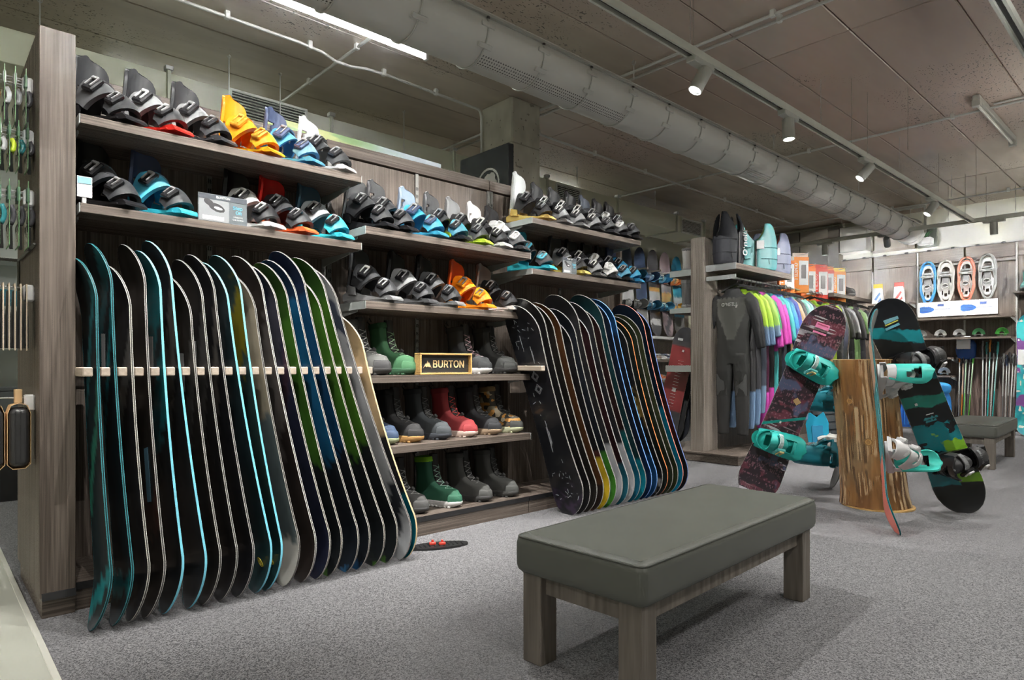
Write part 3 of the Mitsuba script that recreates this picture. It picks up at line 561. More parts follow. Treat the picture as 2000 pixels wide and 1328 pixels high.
# ------------------------------------------------------------------ snowboard bindings
def make_binding_shapes():
    S = {}
    def ply(m, _, sm): m.apply_transform(np.diag([1.04, 1.22, 1, 1])); return mikit.ply(m, None, sm)
    o = rrect(.108, .25, .05, 6)
    pl = prism(o, .016, 0)
    disc = cyl((0, -.01, .016), (0, -.01, .024), .042, 20)
    rails = [prism([(-.125, .016), (.105, .016), (.105, .05), (.06, .07), (.0, .045), (-.07, .03), (-.125, .022)], .007)]
    base = [pl, disc]
    for s in (-1, 1):
        r = rails[0].copy(); r.apply_transform(np.array([[0, 0, 1, s * .053 - .0035], [1, 0, 0, 0], [0, 1, 0, 0], [0, 0, 0, 1.]])); base.append(r)
    base.append(hull([(x, y, z) for x in (-.047, .047) for y, z in ((-.155, .012), (-.155, .02), (-.09, .016), (-.09, .036), (-.14, .036))]))
    base.append(hull([(x, y, z) for x in (-.045, .045) for y, z in ((.0, .016), (.0, .03), (.09, .016), (.09, .036))]))
    S['base'] = ply(cat(*base), None, 30)
    th = np.linspace(-1.75, 1.75, 21); zz = np.linspace(0, 1, 4)
    def hc(t, h):
        x = .064 * math.sin(t); y = .042 + .064 * math.cos(t); up = .5 + .5 * math.cos(t)
        return (x, y, .036 + .022 * up + h * (.03 + .022 * up))
    S['heel_cup'] = ply(shell([[hc(t, h) for h in zz] for t in th], .008), None, 40)
    for kind in ('plain', 'hole', 'slot', 'scoop', 'tall'):
        hs = np.linspace(0, 1, 19); aa = np.linspace(-1, 1, 15); G = []
        H = .26 if kind != 'tall' else .30
        for h in hs:
            w = .058 + .030 * math.sin(min(h, .75) / .75 * PI / 2)
            if kind == 'scoop': w *= 1.0 + .18 * h
            top = max(0, (h - .62) / .38); w *= math.sqrt(max(1 - top ** 2.6, .02))
            row = []
            for a in aa:
                an = a * w / .075
                row.append((.075 * math.sin(an) * (1.0 if abs(an) < 1.4 else 1), .046 + .066 * math.cos(an) - .035 * h - .012 * (1 - h), .062 + H * h - .010 * top * a * a))
            G.append(row)
        mask = [[True] * 14 for _ in range(18)]
        for i in range(18):
            for j in range(14):
                if kind == 'hole' and 7 <= i <= 12 and (3 <= j <= 5 + (i - 7) // 1 * .7): mask[i][j] = False
                if kind in ('slot', 'scoop') and i in (8,) and 4 <= j <= 10: mask[i][j] = False
        if kind == 'hole':
            c, q = math.cos(1.25), math.sin(1.25); mask2 = [[not (3 <= i <= 13 and 4 <= j <= 9) for j in range(14)] for i in range(18)]
            G2 = [[(x * 1.1, .10 + (y - .10) * c - (z - .07) * q, .085 + (y - .10) * q + (z - .07) * c) for x, y, z in row] for row in G]
        S['highback_' + kind] = ply(shell(G, .010 if kind != 'plain' else .014, mask), None, 40)
    def strap(R, zc, zr, yc, yl, wd, w0, w1, th_, n=21, t0=.08, t1=.92, bulge=.0, off=0.0, mask=None, m=6):
        wd = np.array(wd, float); wd /= np.linalg.norm(wd); G = []
        for t in np.linspace(t0, t1, n):
            a = PI * t; u = math.sin(a)
            c = np.array([-(R + off) * math.cos(a), yc - yl * u, zc + (zr + off) * u])
            w = w0 + (w1 - w0) * u ** 1.4
            G.append([c + wd * w * s + np.array([0, 0, bulge * (1 - (2 * s) ** 2)]) * u for s in np.linspace(-.5, .5, m)])
        return shell(G, th_, mask)
    aw = (0, -.82, -.57)
    S['ankle_strap'] = ply(strap(.060, .055, .118, .045, .045, aw, .036, .125, .020, bulge=.020), None, 45)
    mk = [[not (j in (2,) and 4 < i < 16) for j in range(5)] for i in range(20)]
    S['ankle_strap_open'] = ply(strap(.060, .055, .118, .045, .045, aw, .030, .115, .009, bulge=.014, mask=mk), None, 45)
    S['toe_strap'] = ply(strap(.060, .026, .070, -.078, .030, (0, -.66, -.75), .030, .094, .015, bulge=.016), None, 45)
    S['ankle_ladder'] = ply(cat(strap(.060, .055, .118, .035, .045, aw, .022, .024, .005, 9, .40, .74, off=.026), *[strap(.060, .055, .118, .035, .045, aw, .022, .022, .007, 3, t, t + .012, off=.027) for t in np.linspace(.44, .68, 9)]), None, 30)
    S['toe_ladder'] = ply(cat(strap(.060, .026, .078, -.072, .030, (0, -.66, -.75), .017, .018, .005, 9, .36, .72, off=.017), *[strap(.060, .026, .078, -.072, .030, (0, -.66, -.75), .016, .016, .007, 3, t, t + .012, off=.018) for t in np.linspace(.40, .66, 7)]), None, 30)
    def buckle(R, zc, zr, yc, yl, t, w, off, sc):
        a = PI * t; u = math.sin(a); c = np.array([-(R + off) * math.cos(a), yc - yl * u, zc + (zr + off) * u])
        tan = np.array([R * math.sin(a), -yl * math.cos(a), zr * math.cos(a)]); nr = np.cross(tan, (0, -.8, -.57)); nr /= np.linalg.norm(nr)
        if nr[2] < 0: nr = -nr
        F_ = frame(c, nr, tan)
        return mv(box(-.030 * sc, .030 * sc, -w, w, -.010, .010, .005), F_), mv(cat(box(-.018 * sc, .024 * sc, -w * .62, -w * .38, .008, .018, .003), box(-.018 * sc, .024 * sc, w * .38, w * .62, .008, .018, .003), box(.014 * sc, .026 * sc, -w * .62, w * .62, .008, .020, .003)), F_)
    b1, l1 = buckle(.060, .055, .118, .030, .050, .30, .023, .022, 1.1); b2, l2 = buckle(.060, .026, .078, -.078, .034, .28, .019, .013, 1.0)
    S['buckle'], S['buckle_lever'] = ply(b1, None, 30), ply(l1, None, 30)
    S['toe_buckle'], S['toe_buckle_lever'] = ply(b2, None, 30), ply(l2, None, 30)
    fold = ply(shell([[(x, y, z) for x, y, z in row] for row in G2], .010, mask2), None, 40); S['highback_folded'] = fold
    return S
BIND = make_binding_shapes()
def plast(c, r=.4): return mat(c, r - .14, spec=.25)
def binding(M, kind, hb, ankle, toe, base, buckle, lab, group=None, cup=None, lever=(.22, .22, .225), open_=False, ladder=None, hbr=.45):
    k = thing('snowboard_binding', lab, 'binding', group)
    tw = T(M.tolist()); cup = cup or base; ladder = ladder or tuple(min(1, .30 * c + .045) for c in ankle)
    P = lambda n, s, c, r=.4: part(k, n, BIND[s], plast(c, r), tw=tw)
    P('base', 'base', base); P('heel_cup', 'heel_cup', cup); P('highback', 'highback_' + kind, hb, hbr)
    P('ankle_strap', 'ankle_strap_open' if open_ else 'ankle_strap', ankle, .5); P('toe_strap', 'toe_strap', toe, .5)
    P('ladder', 'ankle_ladder', ladder); P('ladder', 'toe_ladder', ladder)
    b = part(k, 'buckle', BIND['buckle'], plast(buckle, .35), tw=tw); part(b, 'lever', BIND['buckle_lever'], plast(lever, .3), tw=tw)
    b = part(k, 'buckle', BIND['toe_buckle'], plast(buckle, .35), tw=tw); part(b, 'lever', BIND['toe_buckle_lever'], plast(lever, .3), tw=tw)
    return k
K, DG, MG, LG, WT = (.009, .009, .010), (.022, .023, .025), (.062, .064, .067), (.19, .195, .20), (.72, .72, .71)
ORG, RED, BLU, NVY, TQ = (.90, .24, .01), (.55, .02, .015), (.03, .20, .38), (.045, .06, .11), (.04, .42, .55)
LIME, SAND = (.42, .62, .05), (.62, .38, .10)
def shelf_row(z, rows, where, grp):
    for x, rz, kind, hb, an, to, ba, bu, words, *opt in rows:
        o = opt[0] if opt else {}
        binding(place(x, 3.30, z + .001, rz + .18, 1.08), kind, hb, an, to, ba, bu, '%s on %s' % (words, where), grp, **o)
shelf_row(2.025, [
    (.600, .30, 'slot', DG, MG, DG, K, K, 'grey and black binding, first from the wood end panel,', {}),
    (.790, .30, 'slot', DG, LG, DG, RED, K, 'grey binding with red base and white buckle', {'lever': WT}),
    (.985, .30, 'slot', DG, LG, DG, DG, K, 'grey felt binding just left of the orange one', {}),
    (1.215, .30, 'slot', ORG, ORG, ORG, ORG, (.8, .25, .02), 'orange snowboard binding', {'ladder': ORG, 'lever': (.9, .4, .05)}),
    (1.43, .30, 'hole', NVY, (.06, .28, .55), (.08, .20, .33), (.06, .28, .55), NVY, 'navy and blue binding with a hole in its highback', {'open_': True}),
    (1.615, .30, 'hole', WT, DG, DG, WT, K, 'white and dark grey binding at the right end', {'open_': True})], 'the top left shelf', 'bindings on the top left shelf')
shelf_row(1.663, [
    (.600, .30, 'plain', K, DG, DG, K, K, 'black binding beside the end panel', {}),
    (.815, .30, 'slot', NVY, (.08, .42, .62), DG, TQ, K, 'navy binding with light blue ankle strap', {}),
    (1.225, .26, 'plain', K, WT, K, WT, K, 'white binding just right of the display card', {'lever': WT}),
    (1.40, .26, 'scoop', RED, DG, DG, (.75, .10, .03), K, 'red highback binding', {}),
    (1.605, .26, 'scoop', (.03, .07, .10), (.40, .44, .46), (.04, .40, .55), TQ, K, 'blue, white and grey binding at the right end', {})], 'the second left shelf', 'bindings on the second left shelf')
shelf_row(1.76, [
    (1.89, .2, 'scoop', MG, DG, DG, K, K, 'faceted grey highback binding', {'hbr': .6}),
    (2.03, .2, 'hole', MG, DG, DG, K, K, 'grey binding with a triangular hole', {}),
    (2.245, .2, 'hole', (.22, .30, .42), (.03, .24, .42), (.03, .24, .42), (.04, .25, .42), NVY, 'slate blue binding', {'open_': True}),
    (2.43, .2, 'hole', MG, DG, (.04, .18, .28), K, K, 'grey binding with a dark blue toe strap', {'open_': True}),
    (2.60, .2, 'slot', LG, K, DG, LIME, K, 'grey and black binding on a lime base', {'open_': True}),
    (2.775, .15, 'hole', WT, K, K, WT, K, 'white highback binding', {'open_': True, 'lever': WT}),
    (2.935, .15, 'plain', K, (.5, .5, .5), MG, DG, WT, 'black binding with a big white buckle', {'lever': WT})], 'the upper middle shelf', 'bindings on the upper middle shelf')
shelf_row(1.353, [
    (1.92, .2, 'slot', DG, DG, DG, LG, K, 'black binding with a grey base at the left end', {'lever': WT}),
    (2.17, .2, 'plain', K, LG, DG, MG, K, 'pale grey padded binding', {}),
    (2.375, .2, 'plain', K, MG, DG, LG, K, 'mid grey padded binding beside the orange one', {}),
    (2.63, .15, 'slot', (.85, .12, .02), ORG, ORG, (.85, .25, .02), (.8, .25, .02), 'orange binding with a red-orange highback', {'ladder': ORG}),
    (2.86, .12, 'slot', (.24, .19, .17), K, K, WT, K, 'brown-grey highback binding on a white base', {'open_': True})], 'the lower middle shelf', 'bindings on the lower middle shelf')
shelf_row(2.003, [
    (3.19, .1, 'tall', (.62, .66, .66), K, K, SAND, K, 'wooden-looking gold binding with a pale highback', {'open_': True}),
    (3.37, .1, 'slot', DG, K, LG, LG, K, 'black mesh binding beside the gold one', {'open_': True, 'lever': WT}),
    (3.55, .1, 'slot', DG, K, LG, LG, K, 'black and white binding, third from the left end,', {'open_': True, 'lever': WT}),
    (3.73, .1, 'plain', K, DG, LG, DG, K, 'black binding with pale toe cap, fourth from the left end,', {'lever': WT}),
    (3.90, .1, 'plain', (.05, .06, .08), DG, MG, DG, K, 'binding with a plain dark blue highback', {}),
    (4.06, .1, 'plain', K, K, MG, K, WT, 'black binding with a white buckle, last but one', {'open_': True}),
    (4.21, .1, 'plain', K, K, DG, K, K, 'black binding at the far right end', {'open_': True})], 'the top right shelf', 'bindings on the top right shelf')
shelf_row(1.658, [
    (3.20, .1, 'plain', TQ, K, DG, TQ, (.1, .45, .6), 'binding with a turquoise highback', {'open_': True}),
    (3.565, .1, 'tall', DG, LG, K, (.65, .48, .12), K, 'tall black binding on a sand-yellow base', {'open_': True}),
    (3.745, .1, 'plain', K, DG, LG, MG, K, 'black binding with a grey toe strap', {'lever': WT}),
    (3.93, .1, 'plain', K, DG, WT, DG, WT, 'black binding with a big white toe buckle', {'lever': WT}),
    (4.10, .1, 'plain', DG, K, (.05, .2, .33), K, K, 'black and blue binding near the right end', {'open_': True}),
    (4.23, .1, 'plain', NVY, BLU, BLU, BLU, K, 'blue binding at the far right end', {})], 'the second right shelf', 'bindings on the second right shelf')

# display cards and signs
def card(x0, x1, z0, z1, y, lab, big):
    k = thing('display_card', lab, 'sign'); w, h = x1 - x0, z1 - z0
    part(k, 'card', box(x0, x1, y, y + .004, z0, z1), mat((.10, .115, .125), .3), False)
    F_ = face((x0 + w / 2, y - .0005, z0 + h / 2), (1, 0, 0), (0, 0, 1))
    part(k, 'header', mv(prism(sbox(-w / 2 + .002, h / 2 - .19 * h, w / 2 - .002, h / 2 - .003), .0008), F_), mat((.035, .04, .05), .4), False)
    part(k, 'picture_ground', mv(prism(sbox(-w / 2 + .004, -h / 2 + .004, w * .12, h / 2 - .2 * h), .0007), F_), mat((.20, .21, .22), .4), False)
    part(k, 'brand_lettering', mv(text('BURTON', .085 * h, np.eye(4), .0008), F_ @ face((0, .41 * h, .0008), (1, 0, 0), (0, 1, 0))), WHITE, False)
    pic = affinity.rotate(affinity.scale(Point(-.13 * w, .03 * h).buffer(.13 * w), 1.3, .62), -18)
    part(k, 'binding_picture', cat(mv(prism(pic, .0011), F_), mv(prism(affinity.translate(affinity.scale(pic, .6, .8), -.16 * w, .16 * h), .0013), F_)), mat((.02, .02, .022), .4), False)
    part(k, 'binding_highlight', cat(mv(prism(affinity.translate(affinity.scale(pic, .55, .35), .03 * w, -.02 * h), .0016), F_), mv(prism(sbox(-.42 * w, -.42 * h, .02 * w, -.28 * h), .0012), F_)), mat((.55, .56, .57), .4), False)
    part(k, 'blue_lettering', cat(mv(text('Step', .12 * h, np.eye(4), .0008), F_ @ face((.30 * w, .10 * h, .0002), (1, 0, 0), (0, 1, 0))), mv(text('On', .12 * h, np.eye(4), .0008), F_ @ face((.32 * w, -.05 * h, .0002), (1, 0, 0), (0, 1, 0)))), mat((.12, .45, .62), .4), False)
    if big: part(k, 'small_lettering', cat(*[mv(text(s, .045 * h, np.eye(4), .0006), F_ @ face((.31 * w, yy * h, .0002), (1, 0, 0), (0, 1, 0))) for s, yy in (('V PRODEJI', -.22), ('EXKLUZIVNE', -.32))]), WHITE, False)
    part(k, 'foot', box(x0 + .02, x1 - .02, y + .004, y + .05, z0, z0 + .004), mat((.5, .5, .5), .3), False)
card(.945, 1.165, 1.664, 1.793, 3.135, 'grey display card with a binding picture on the second left shelf', True)
card(3.385, 3.535, 1.659, 1.775, 3.14, 'small grey display card standing on the second right shelf', False)
card(2.36, 2.53, 1.354, 1.50, 3.50, 'dark display card at the back of the lower middle shelf', False)
pc = thing('price_card', 'small white and blue price card beside the end panel on the second left shelf', 'card')
part(pc, 'card', box(.482, .535, 3.135, 3.137, 1.69, 1.775), mat((.72, .74, .75), .5), False); part(pc, 'blue_band', box(.484, .533, 3.133, 3.135, 1.745, 1.772), mat((.20, .42, .55), .5), False); part(pc, 'stand', box(.50, .515, 3.137, 3.16, 1.664, 1.70), mat((.4, .4, .4), .4), False)
ws = thing('wooden_sign', 'black sign with a mountain logo in a pale wooden frame on the boot shelf', 'sign')
PINE = pmat('pine', lambda p, n, uv: mix((.46, .27, .09), (.62, .42, .17), grain(p.x * 20, p.y * 150, p.z * 150)), .5)
x0, x1, z0, z1 = 2.155, 2.545, .946, 1.075
for a, b in (((x0, x1), (z0, z0 + .012)), ((x0, x1), (z1 - .012, z1))): part(ws, 'frame_board', box(a[0], a[1], 3.125, 3.185, b[0], b[1], .002), PINE, False)
for a in (x0, x1 - .012): part(ws, 'frame_board', box(a, a + .012, 3.125, 3.185, z0 + .012, z1 - .012, .002), PINE, False)
part(ws, 'panel', box(x0 + .012, x1 - .012, 3.15, 3.16, z0 + .012, z1 - .012), mat((.02, .02, .02), .4), False)
GOLD = mat((.70, .50, .26), .5)
part(ws, 'lettering', text('BURTON', .042, face((2.38, 3.149, 1.01), (1, 0, 0), (0, 0, 1)), .002), GOLD, False)
mt = Polygon([(-.03, -.024), (-.012, .006), (-.006, .0), (0, .022), (.008, .008), (.012, .012), (.03, -.024), (.018, -.012), (.012, -.02), (.004, -.010), (-.006, -.02), (-.016, -.010)])
part(ws, 'mountain_logo', mv(prism(mt, .002), face((2.222, 3.149, 1.008), (1, 0, 0), (0, 0, 1))), GOLD, False)

# ------------------------------------------------------------------ boots
def boot_shapes():
    a = np.arange(36) / 36 * 2 * PI
    def ring(z, front, back, w, sq=2.4, tilt=0.0):
        c, l = (back - front) / 2 + front, (back - front) / 2; out = []
        for t in a:
            cx, sy = math.cos(t), math.sin(t)
            x = w * math.copysign(abs(cx) ** (2 / sq), cx); y = c + l * math.copysign(abs(sy) ** (2 / sq), sy)
            f = (y - front) / (back - front); x *= .80 + .28 * math.exp(-((f - .22) / .22) ** 2) + .03 * f
            out.append((x, y, z + tilt * (y - c)))
        return out
    up = [(.026, -.192, .132, .056), (.050, -.200, .138, .060), (.074, -.196, .139, .060), (.092, -.176, .138, .057), (.104, -.140, .137, .054), (.116, -.100, .136, .052), (.132, -.064, .134, .051), (.154, -.036, .132, .051), (.19, -.018, .130, .053), (.235, -.010, .132, .055), (.275, -.008, .136, .057), (.315, -.002, .138, .056), (.318, .006, .130, .049), (.29, .01, .125, .042)]
    U = loft([ring(z, f, b, w, 2.4, -.10 if z > .09 else 0) for z, f, b, w in up])
    so = loft([ring(z, f, b, w, 2.8) for z, f, b, w in ((.0, -.160, .120, .052), (.004, -.170, .128, .058), (.020, -.204, .142, .063), (.036, -.208, .143, .063), (.042, -.202, .139, .059))])
    so = cat(so, *[box(-.060, .060, -.15 + .03 * k, -.15 + .03 * k + .017, 0, .012, .002) for k in range(9)])
    toe = loft([[(x * 1.03, min(y, -.135) - .004, z) for x, y, z in ring(z, f, b, w)] for z, f, b, w in ((.030, -.200, .13, .060), (.050, -.204, .13, .061), (.072, -.199, .13, .060), (.086, -.184, .13, .056))])
    tong = loft([ring(z, f, f + .05, .030, 2.2) for z, f in ((.118, -.108), (.15, -.056), (.20, -.033), (.25, -.024), (.31, -.022), (.335, -.018))])
    lac = []
    pts = [(.104, -.146), (.116, -.114), (.132, -.078), (.156, -.050), (.19, -.036), (.225, -.028), (.26, -.024)]
    for i in range(len(pts) - 1):
        (z0, y0), (z1, y1) = pts[i], pts[i + 1]
        for s in (-1, 1): lac.append(tube([(s * .032, y0 + .012, z0 + .004), (0, (y0 + y1) / 2 - .012, (z0 + z1) / 2 + .008), (-s * .032, y1 + .012, z1 + .004)], .0024, 5))
    dial = cyl((0, -.085, .138), (0, -.100, .150), .013, 14)
    cuff = loft([ring(z, f, b, w, 2.4, -.1) for z, f, b, w in ((.282, -.014, .142, .060), (.290, -.016, .144, .062), (.312, -.010, .145, .061), (.316, -.004, .140, .057))])
    loop = tube([(0, .145, .31), (0, .165, .33), (0, .15, .352), (0, .135, .33)], .004, 6)
    return {k: mikit.ply(m, None, 50) for k, m in (('upper', U), ('sole', so), ('toe_cap', toe), ('tongue', tong), ('laces', cat(*lac)), ('dial', dial), ('cuff', cuff), ('pull_loop', loop))}
BOOT = boot_shapes()
def boot(x, y, z, rz, upper, sole, lab, grp, toe=None, tongue=None, lace=(.10, .10, .10), s=.97, cuff=None, um=None):
    k = thing('snowboard_boot', lab, 'boot', grp); tw = T(place(x, y, z, rz + .30, s).tolist())
    for n, c, r in (('upper', upper, .65), ('sole', sole, .6), ('toe_cap', toe or upper, .6), ('tongue', tongue or (.03, .03, .03), .6), ('laces', lace, .5), ('dial', (.05, .05, .05), .35), ('cuff', cuff or tuple(.7 * q for q in upper), .7), ('pull_loop', (.03, .03, .03), .6)):
        part(k, n, BOOT[n], um if (um and n == 'upper') else mat(c, r, spec=.2), tw=tw)
CH_, BKB, ASH = (.055, .056, .056), (.022, .022, .023), (.10, .10, .098)
def f_camo(p, n, uv):
    a = noise(p.x * 38, p.y * 38, p.z * 38); b = noise(p.x * 30 + 7, p.y * 30, p.z * 30)
    return dr.select(a > .58, mi.Color3f(.62, .30, .08), dr.select(b > .56, mi.Color3f(.55, .46, .33), mi.Color3f(.06, .05, .04)))
CAMO = pmat('camouflage', f_camo, .6)
g = 'boots on the upper boot shelf'
boot(1.90, 3.36, .946, .10, (.115, .118, .112), (.04, .04, .04), 'tall grey boot with pale laces at the left of the upper boot shelf', g, toe=(.05, .05, .052), lace=(.35, .35, .34), s=1.0)
boot(2.09, 3.36, .946, .08, (.06, .16, .08), (.04, .10, .055), 'dark green boot left of the wooden sign', g, lace=(.3, .45, .3))
boot(2.665, 3.35, .946, .05, (.040, .042, .044), (.75, .75, .74), 'black boot with a white sole right of the wooden sign', g, lace=(.5, .35, .38), toe=(.04, .042, .044))
boot(2.89, 3.35, .946, .05, (.045, .047, .046), (.03, .03, .03), 'black laced boot at the right of the upper boot shelf', g, lace=(.16, .16, .16))
g = 'boots on the lower boot shelf'
for x, up, so, lab, kw in ((1.955, (.045, .07, .12), (.32, .36, .22), 'navy blue boot with a yellowish sole line', {}), (2.13, (.03, .03, .031), (.45, .26, .10), 'black leather boot with a tan sole', {'toe': (.03, .03, .031)}), (2.335, (.055, .062, .068), (.045, .05, .06), 'slate grey boot left of the red one', {}),
                           (2.545, (.34, .055, .06), (.62, .48, .42), 'red boot with a pale sole', {'lace': (.5, .08, .08)}), (2.75, (.03, .031, .034), (.30, .22, .15), 'black boot with a brown toe rim, right of the red one', {}), (2.945, (.3, .2, .1), (.48, .50, .34), 'camouflage boot with a pale green sole', {'um': CAMO, 'toe': (.06, .062, .06)})):
    boot(x, 3.355, .546, .08, up, so, lab, g, **kw)
g = 'boots on the base shelf'
for x, up, so, lab, kw in ((1.985, (.50, .46, .38), (.62, .57, .46), 'beige boot beside the wooden snowboard on the base shelf', {}), (2.175, (.070, .070, .069), (.05, .05, .05), 'charcoal boot left of the green one on the base shelf', {'lace': (.3, .3, .3)}), (2.43, (.035, .12, .075), (.66, .66, .65), 'green boot with a white sole on the base shelf', {'lace': (.3, .45, .38), 'cuff': (.2, .45, .03)}),
                           (2.68, (.080, .081, .078), (.055, .055, .055), 'grey boot right of the green one on the base shelf', {'lace': (.2, .2, .2)}), (2.915, (.075, .077, .074), (.06, .06, .058), 'grey boot at the right end of the base shelf', {})):
    boot(x, 3.37, .114, .10, up, so, lab, g, **kw)
# ------------------------------------------------------------------ benches
def f_leather(p, n, uv): return mix((.078, .083, .073), (.094, .099, .087), fbm(p.x * 6, p.y * 6, p.z * 6, 3))
LEATHER = pmat('grey_leather', f_leather, .42, spec=.45)
def bench(x, y, rz, lab):
    k = thing('bench', lab, 'bench'); M = place(x, y, 0, rz)
    L, W, zt = 1.34, .52, .432
    # cushion: puffed box with rounded rims
    nx, ny = 40, 18; U, V = np.linspace(-1, 1, nx), np.linspace(-1, 1, ny)
    def sec(z, ins): return [(sx, sy, z) for sx, sy in rrect(L - 2 * ins, W - 2 * ins, .028, 5).exterior.coords[:-1]]
    rings = [sec(.305, .012), sec(.312, .004), sec(.33, 0), sec(.40, 0), sec(.418, .004), sec(.428, .014), sec(.432, .03)]
    side = loft(rings, False)
    G = np.array([[(u * (L / 2 - .029), v * (W / 2 - .029), .4318 + .010 * (1 - u ** 4) * (1 - v ** 4) + .0012 * (meshkit.fbm(np.array([[u * 5, v * 2, 0.3]]), 3)[0] - .5)) for v in V] for u in U])
    f = [(i * ny + j, (i + 1) * ny + j, (i + 1) * ny + j + 1, i * ny + j + 1) for i in range(nx - 1) for j in range(ny - 1)]
    f = np.array(f); topm = trimesh.Trimesh(G.reshape(-1, 3), np.vstack([f[:, [0, 1, 2]], f[:, [0, 2, 3]]]), process=False)
    botm = prism(rrect(L - .024, W - .024, .026), .006, .303)
    part(k, 'cushion', mv(cat(side, topm, botm), M), LEATHER, 50)
    pr = [(sx, sy, .4215) for sx, sy in rrect(L - .012, W - .012, .03, 6).exterior.coords]
    part(k, 'piping', mv(tube(pr, .0042, 6), M), mat((.06, .064, .056), .5), True)
    for sx in (-1, 1):
        for sy in (-1, 1):
            cx, cy = sx * (L / 2 - .064), sy * (W / 2 - .064)
            part(k, 'leg', mv(box(cx - .041, cx + .041, cy - .041, cy + .041, 0, .304, .003), M), LEGW, False)
    for sy in (-1, 1): part(k, 'rail', mv(box(-L / 2 + .105, L / 2 - .105, sy * (W / 2 - .06) - .013, sy * (W / 2 - .06) + .013, .235, .304, .002), M), LEGW, False)
    for sx in (-1, 1): part(k, 'rail', mv(box(sx * (L / 2 - .06) - .013, sx * (L / 2 - .06) + .013, -W / 2 + .105, W / 2 - .105, .235, .304, .002), M), LEGW, False)
bench(2.175, 1.385, math.radians(2.6), 'wooden bench with a dark grey-green leather cushion in the foreground')
bench(8.22, 1.685, math.radians(2.6), 'second leather-topped bench behind the black and teal snowboard')

# ------------------------------------------------------------------ log with the display snowboards
def f_bark(p, n, uv):
    a = uv.x; z = uv.y; wob = .02 * (fbm(a * 5, z * 2.4, 5, 2) - .5); a = a + wob
    s = fbm(a * 30, z * 2.0, 0, 4); s2 = fbm(a * 120 + 3, z * 3.4, 2, 4); b = fbm(a * 6 + 5, z * 2.6, 1, 4); c = fbm(a * 16, z * 7, 8, 3)
    col = mix((.10, .042, .012), (.31, .155, .052), dr.clip(.5 + 1.6 * (s - .5) + 1.2 * (b - .5), 0, 1))
    col = mix(col, mi.Color3f(.20, .17, .10), smoothstep(.52, .68, b) * .5)
    col = mix(col, mi.Color3f(.46, .33, .19), smoothstep(.545, .60, s2) * smoothstep(.42, .55, c))
    col = mix(col, mi.Color3f(.06, .03, .012), smoothstep(.42, .34, s2) * smoothstep(.40, .52, c))
    for ca, cz, r in ((.30, .42, .030), (.37, .80, .022), (.55, .45, .03), (.47, .72, .02), (.22, .25, .02)):
        d = dr.sqrt(dr.square((a - ca) * 1.32) + dr.square((z - cz) * 1.04))
        col = mix(col, mix((.09, .045, .015), (.44, .25, .08), noise(d * 220)), smoothstep(r, r * .8, d))
    return col
BARK = pmat('log_wood', f_bark, .42, spec=.5)
RINGS = pmat('log_top', lambda p, n, uv: mix((.40, .24, .10), (.60, .42, .22), noise(dr.sqrt(dr.square(p.x - 4.98) + dr.square(p.y - 1.69)) * 260, 0, 0)), .5)
def log():
    k = thing('log', 'peeled brown log standing upright as a stand for display snowboards', 'log')
    nz, na = 70, 120; V, UV = [], []
    for i in range(nz):
        t = i / (nz - 1); z = .012 + 1.028 * t
        for j in range(na + 1):
            a = 2 * PI * j / na; ca, sa = math.cos(a), math.sin(a)
            V.append((ca, sa, z, a)); UV.append((j / na, t))
    V = np.array(V); t = np.array(UV)[:, 1]
    g = meshkit.fbm(np.stack([V[:, 0] * 3.2 + 3, V[:, 1] * 3.2, V[:, 2] * .8], -1), 4, 1) - .5
    g2 = meshkit.fbm(np.stack([V[:, 0] * 11, V[:, 1] * 11, V[:, 2] * 1.6], -1), 3, 2) - .5
    r = .202 + .012 * (1 - t) ** 3 + .05 * g + .018 * g2 + .012 * np.maximum(0, 1 - t * 12)
    uvn = np.array(UV)
    for ca_, cz, w in ((.30, .42, .035), (.37, .80, .03), (.55, .45, .035)):
        d = np.hypot((uvn[:, 0] - ca_) * 1.32, (uvn[:, 1] - cz) * 1.04); r += .012 * np.exp(-(d / w) ** 2) - .012 * np.exp(-(d / (w * .4)) ** 2)
    cx, cy = 5.05 - .085 * t, 1.645 + .055 * t
    P = np.stack([cx + r * V[:, 0], cy + r * V[:, 1], V[:, 2]], -1)
    f = []
    for i in range(nz - 1):
        for j in range(na):
            a = i * (na + 1) + j; f += [(a, a + 1, a + na + 2), (a, a + na + 2, a + na + 1)]
    part(k, 'trunk', trimesh.Trimesh(P, np.array(f), process=False), BARK, True, uv=uvn)
    topo = P[(nz - 1) * (na + 1):-1]
    part(k, 'top_face', loft([topo, topo * (.985, .985, 1) + (cx[-1] * .015, cy[-1] * .015, .004), [(cx[-1] + .003 * math.cos(q), cy[-1] + .003 * math.sin(q), 1.044) for q in np.arange(na) / na * 2 * PI]], False), RINGS, 40)
    part(k, 'foot_plate', prism(affinity.translate(affinity.scale(Point(0, 0).buffer(.235, 32), 1.0, 1), 5.055, 1.63), .010, 0), PINE, False)
log()
